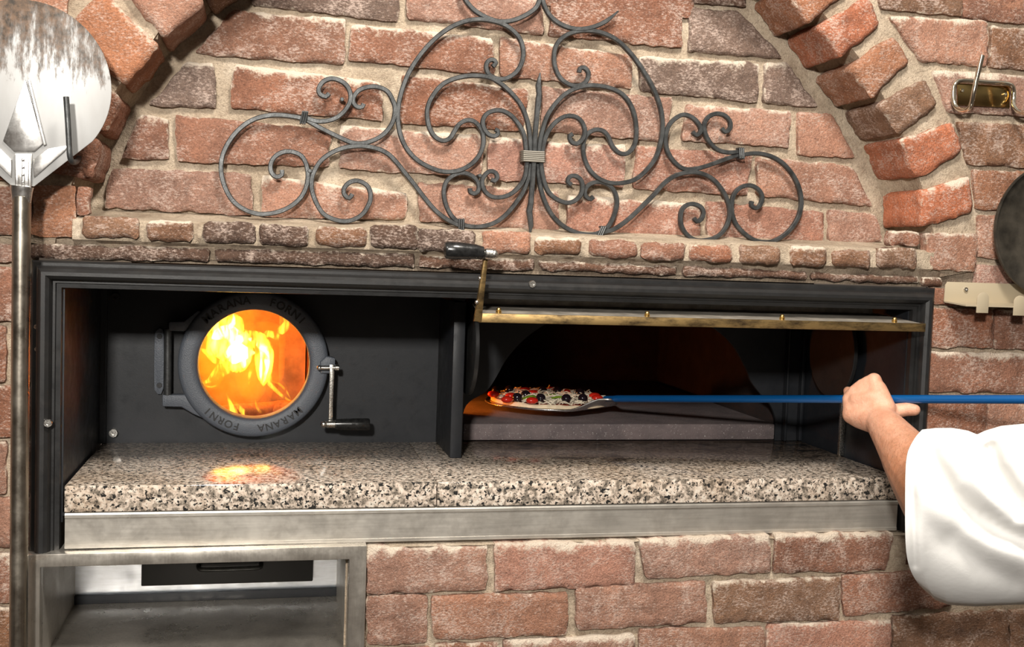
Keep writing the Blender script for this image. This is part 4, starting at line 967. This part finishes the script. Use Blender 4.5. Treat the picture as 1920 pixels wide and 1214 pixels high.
# fingers close round the handle: over the top, behind and underneath
cpx = [1590, 1606, 1623, 1640]; fr = [.0074, .0085, .0088, .0086]
for i in range(4):
    c = polep(cpx[i]); n1 = Vector((-ax.y, ax.x, 0)).normalized()      # away from the camera, across the handle
    if n1.y < 0: n1 = -n1
    upv = Vector((0, 0, 1))
    R_ = .0076 + fr[i]
    p1 = c + upv * (R_ + [.001, .003, .005, .008][i]) - n1 * .004; p2 = c + n1 * (R_ + .001) + upv * .010; p3 = c + n1 * (R_ - .001) - upv * .012; p4 = c - upv * (R_ + .001) - n1 * .006
    chain([kn[i], p1, p2, p3, p4], [fr[i] * 1.25, fr[i] * 1.12, fr[i] * 1.05, fr[i], fr[i] * .88])
# thumb under the handle, its tip showing to the right of the wrist
t0 = P(1662, 780, polep(1662).y - .026); t1 = P(1680, 771, polep(1680).y - .010); t2 = P(1700, 768, polep(1700).y - .004); t3 = P(1714, 769, polep(1712).y - .004)
chain([Wr, t0, t1, t2, t3], [.020, .0155, .0135, .0125, .0112])
# forearm to elbow, upper arm hidden in the sleeve
El = P(1775, 985, -.375)
mid1 = P(1672, 815, Wr.y - .035); mid2 = P(1702, 856, Wr.y - .085); mid3 = P(1730, 905, Wr.y - .14)
chain([Wr, mid1, mid2, mid3, El], [.029, .0345, .0445, .049, .050])
Sh = P(2230, 960, -.48)
chain([El, (El + Sh) / 2, Sh], [.045, .05, .056])
me = bpy.data.meshes.new('body'); off = parent_loc(pe)
for v in bmh.verts: v.co -= off
bmh.to_mesh(me); bmh.free()
skin = NT('skin')
sc_ = skin.ramp(skin.noise(35, 5, .6), [(.3, (.50, .235, .145)), (.55, (.62, .33, .22)), (.75, (.68, .39, .28))])
hair = skin.ramp(skin.noise(260, 4, .8, vec=skin.map((1, 1, .35), rot=(0, .5, 0))), [(.50, 0), (.62, .75)])
sepx = skin.n('ShaderNodeSeparateXYZ'); skin.l(skin.co, sepx.inputs[0])
hm = skin.ramp(sepx.outputs['Y'], [(.42, 1), (.62, 0)])   # forearm hair, none on the hand
mr = skin.n('ShaderNodeMapRange'); mr.inputs['From Min'].default_value = .0; mr.inputs['From Max'].default_value = .2; mr.inputs['To Min'].default_value = 1; mr.inputs['To Max'].default_value = 0
skin.l(sepx.outputs['Y'], mr.inputs[0]); mr.inputs['From Max'].default_value = .17
sc_ = skin.mix(skin.math('MULTIPLY', hair, mr.outputs[0]), sc_, (.10, .055, .035))
sc_ = skin.mix(skin.math('MULTIPLY', mr.outputs[0], .8), sc_, (.30, .115, .045))
skin.set(Base_Color=sc_, Roughness=.5, Subsurface_Weight=.12, Subsurface_Scale=.01); skin.bump(skin.math('ADD', skin.noise(300, 4), skin.noise(70, 3)), .5, .0016)
me.materials.append(skin.m)
bd = bpy.data.objects.new('body', me); link(bd, pe)
rm = bd.modifiers.new('skin', 'REMESH'); rm.mode = 'VOXEL'; rm.voxel_size = .0021; rm.use_smooth_shade = True
s2 = bd.modifiers.new('soften', 'SMOOTH'); s2.iterations = 16; s2.factor = .5
# sleeve
cloth = NT('white_cotton'); cloth.set(Base_Color=(.66, .65, .63), Roughness=.85, Sheen_Weight=.2)
cloth.bump(cloth.math('ADD', cloth.math('MULTIPLY', cloth.noise(30, 3), 1.0), cloth.math('MULTIPLY', cloth.noise(900, 2), .15)), .25, .004)
def interp(tab, x):
    for i in range(len(tab) - 1):
        if x <= tab[i + 1][0]:
            t = (x - tab[i][0]) / (tab[i + 1][0] - tab[i][0]); t = max(0, min(1, t)); t = t * t * (3 - 2 * t) if False else t
            return tab[i][1] * (1 - t) + tab[i + 1][1] * t
    return tab[-1][1]
TOPS = [(0, 806), (40, 803), (90, 803), (118, 808), (135, 815), (150, 808), (180, 799), (222, 795), (320, 790), (520, 800)]
BOTS = [(0, 1112), (30, 1126), (70, 1134), (130, 1138), (222, 1134), (320, 1138), (520, 1150)]
folds = [([(1733, 838), (1752, 872), (1782, 925), (1830, 968), (1880, 995), (1940, 1022)], .020, 17), ([(1856, 842), (1868, 880), (1890, 918), (1912, 950)], .022, 14), ([(1712, 850), (1712, 950), (1716, 1060)], .003, 6), ([(1790, 1010), (1840, 1060), (1900, 1090)], .010, 26), ([(1775, 822), (1810, 824), (1845, 816)], .008, 6)]
def dseg(p, a, b):
    ab = (b[0] - a[0], b[1] - a[1]); t = ((p[0] - a[0]) * ab[0] + (p[1] - a[1]) * ab[1]) / (ab[0] ** 2 + ab[1] ** 2); t = max(0, min(1, t))
    dx, dy = p[0] - a[0] - ab[0] * t, p[1] - a[1] - ab[1] * t; return math.hypot(dx, dy), (1 if dx * ab[1] - dy * ab[0] > 0 else -1)
NS, NR = 190, 168; vs = []
for i in range(NS + 1):
    s_ = 520 * (i / NS) ** 1.25
    top, bot = interp(TOPS, s_), interp(BOTS, s_); yf = -.50 - .08 * min(1, s_ / 300); yb = -.27 - .12 * min(1, s_ / 400); cy = (top + bot) / 2; hy = (bot - top) / 2
    for k in range(NR):
        a = 2 * math.pi * k / NR; ca, sa = math.cos(a), math.sin(a); e_ = 2 / 2.7
        vv_ = math.copysign(abs(sa) ** e_, sa); dd = math.copysign(abs(ca) ** e_, ca)
        y = (yf + yb) / 2 - dd * (yb - yf) / 2 * 1.0
        py = cy - vv_ * hy
        # cuff line: leaned back at top and bottom, rounded
        lean = 32 * abs(vv_) ** 5 + (10 if vv_ < 0 else 0) * abs(vv_) ** 3
        px = 1697 + s_ + lean * max(0, 1 - s_ / 90) + (18 if dd < 0 else 0) * (-dd) * max(0, 1 - s_ / 90)
        if dd > -.2:
            for pl_, A_, w_ in folds:
                best = min((dseg((px, py), pl_[j], pl_[j + 1]) for j in range(len(pl_) - 1)), key=lambda q: q[0]); dist, sg = best
                y += A_ * math.exp(-(dist / w_) ** 2) - A_ * .35 * math.exp(-((dist - 2.6 * w_) / (1.3 * w_)) ** 2)
        y += .006 * noise.noise(Vector((px * .012, py * .010, 1.5)))
        vs.append(P(px, py, y))
fs = [(i * NR + k, i * NR + (k + 1) % NR, (i + 1) * NR + (k + 1) % NR, (i + 1) * NR + k) for i in range(NS) for k in range(NR)]
fs.append(tuple(NS * NR + k for k in range(NR)))
sl = obj('jacket_sleeve', vs, fs, cloth.m, pe, auto=180, label='white cotton jacket sleeve')
sm = sl.modifiers.new('cloth_thickness', 'SOLIDIFY'); sm.thickness = .0025; sm.offset = -1
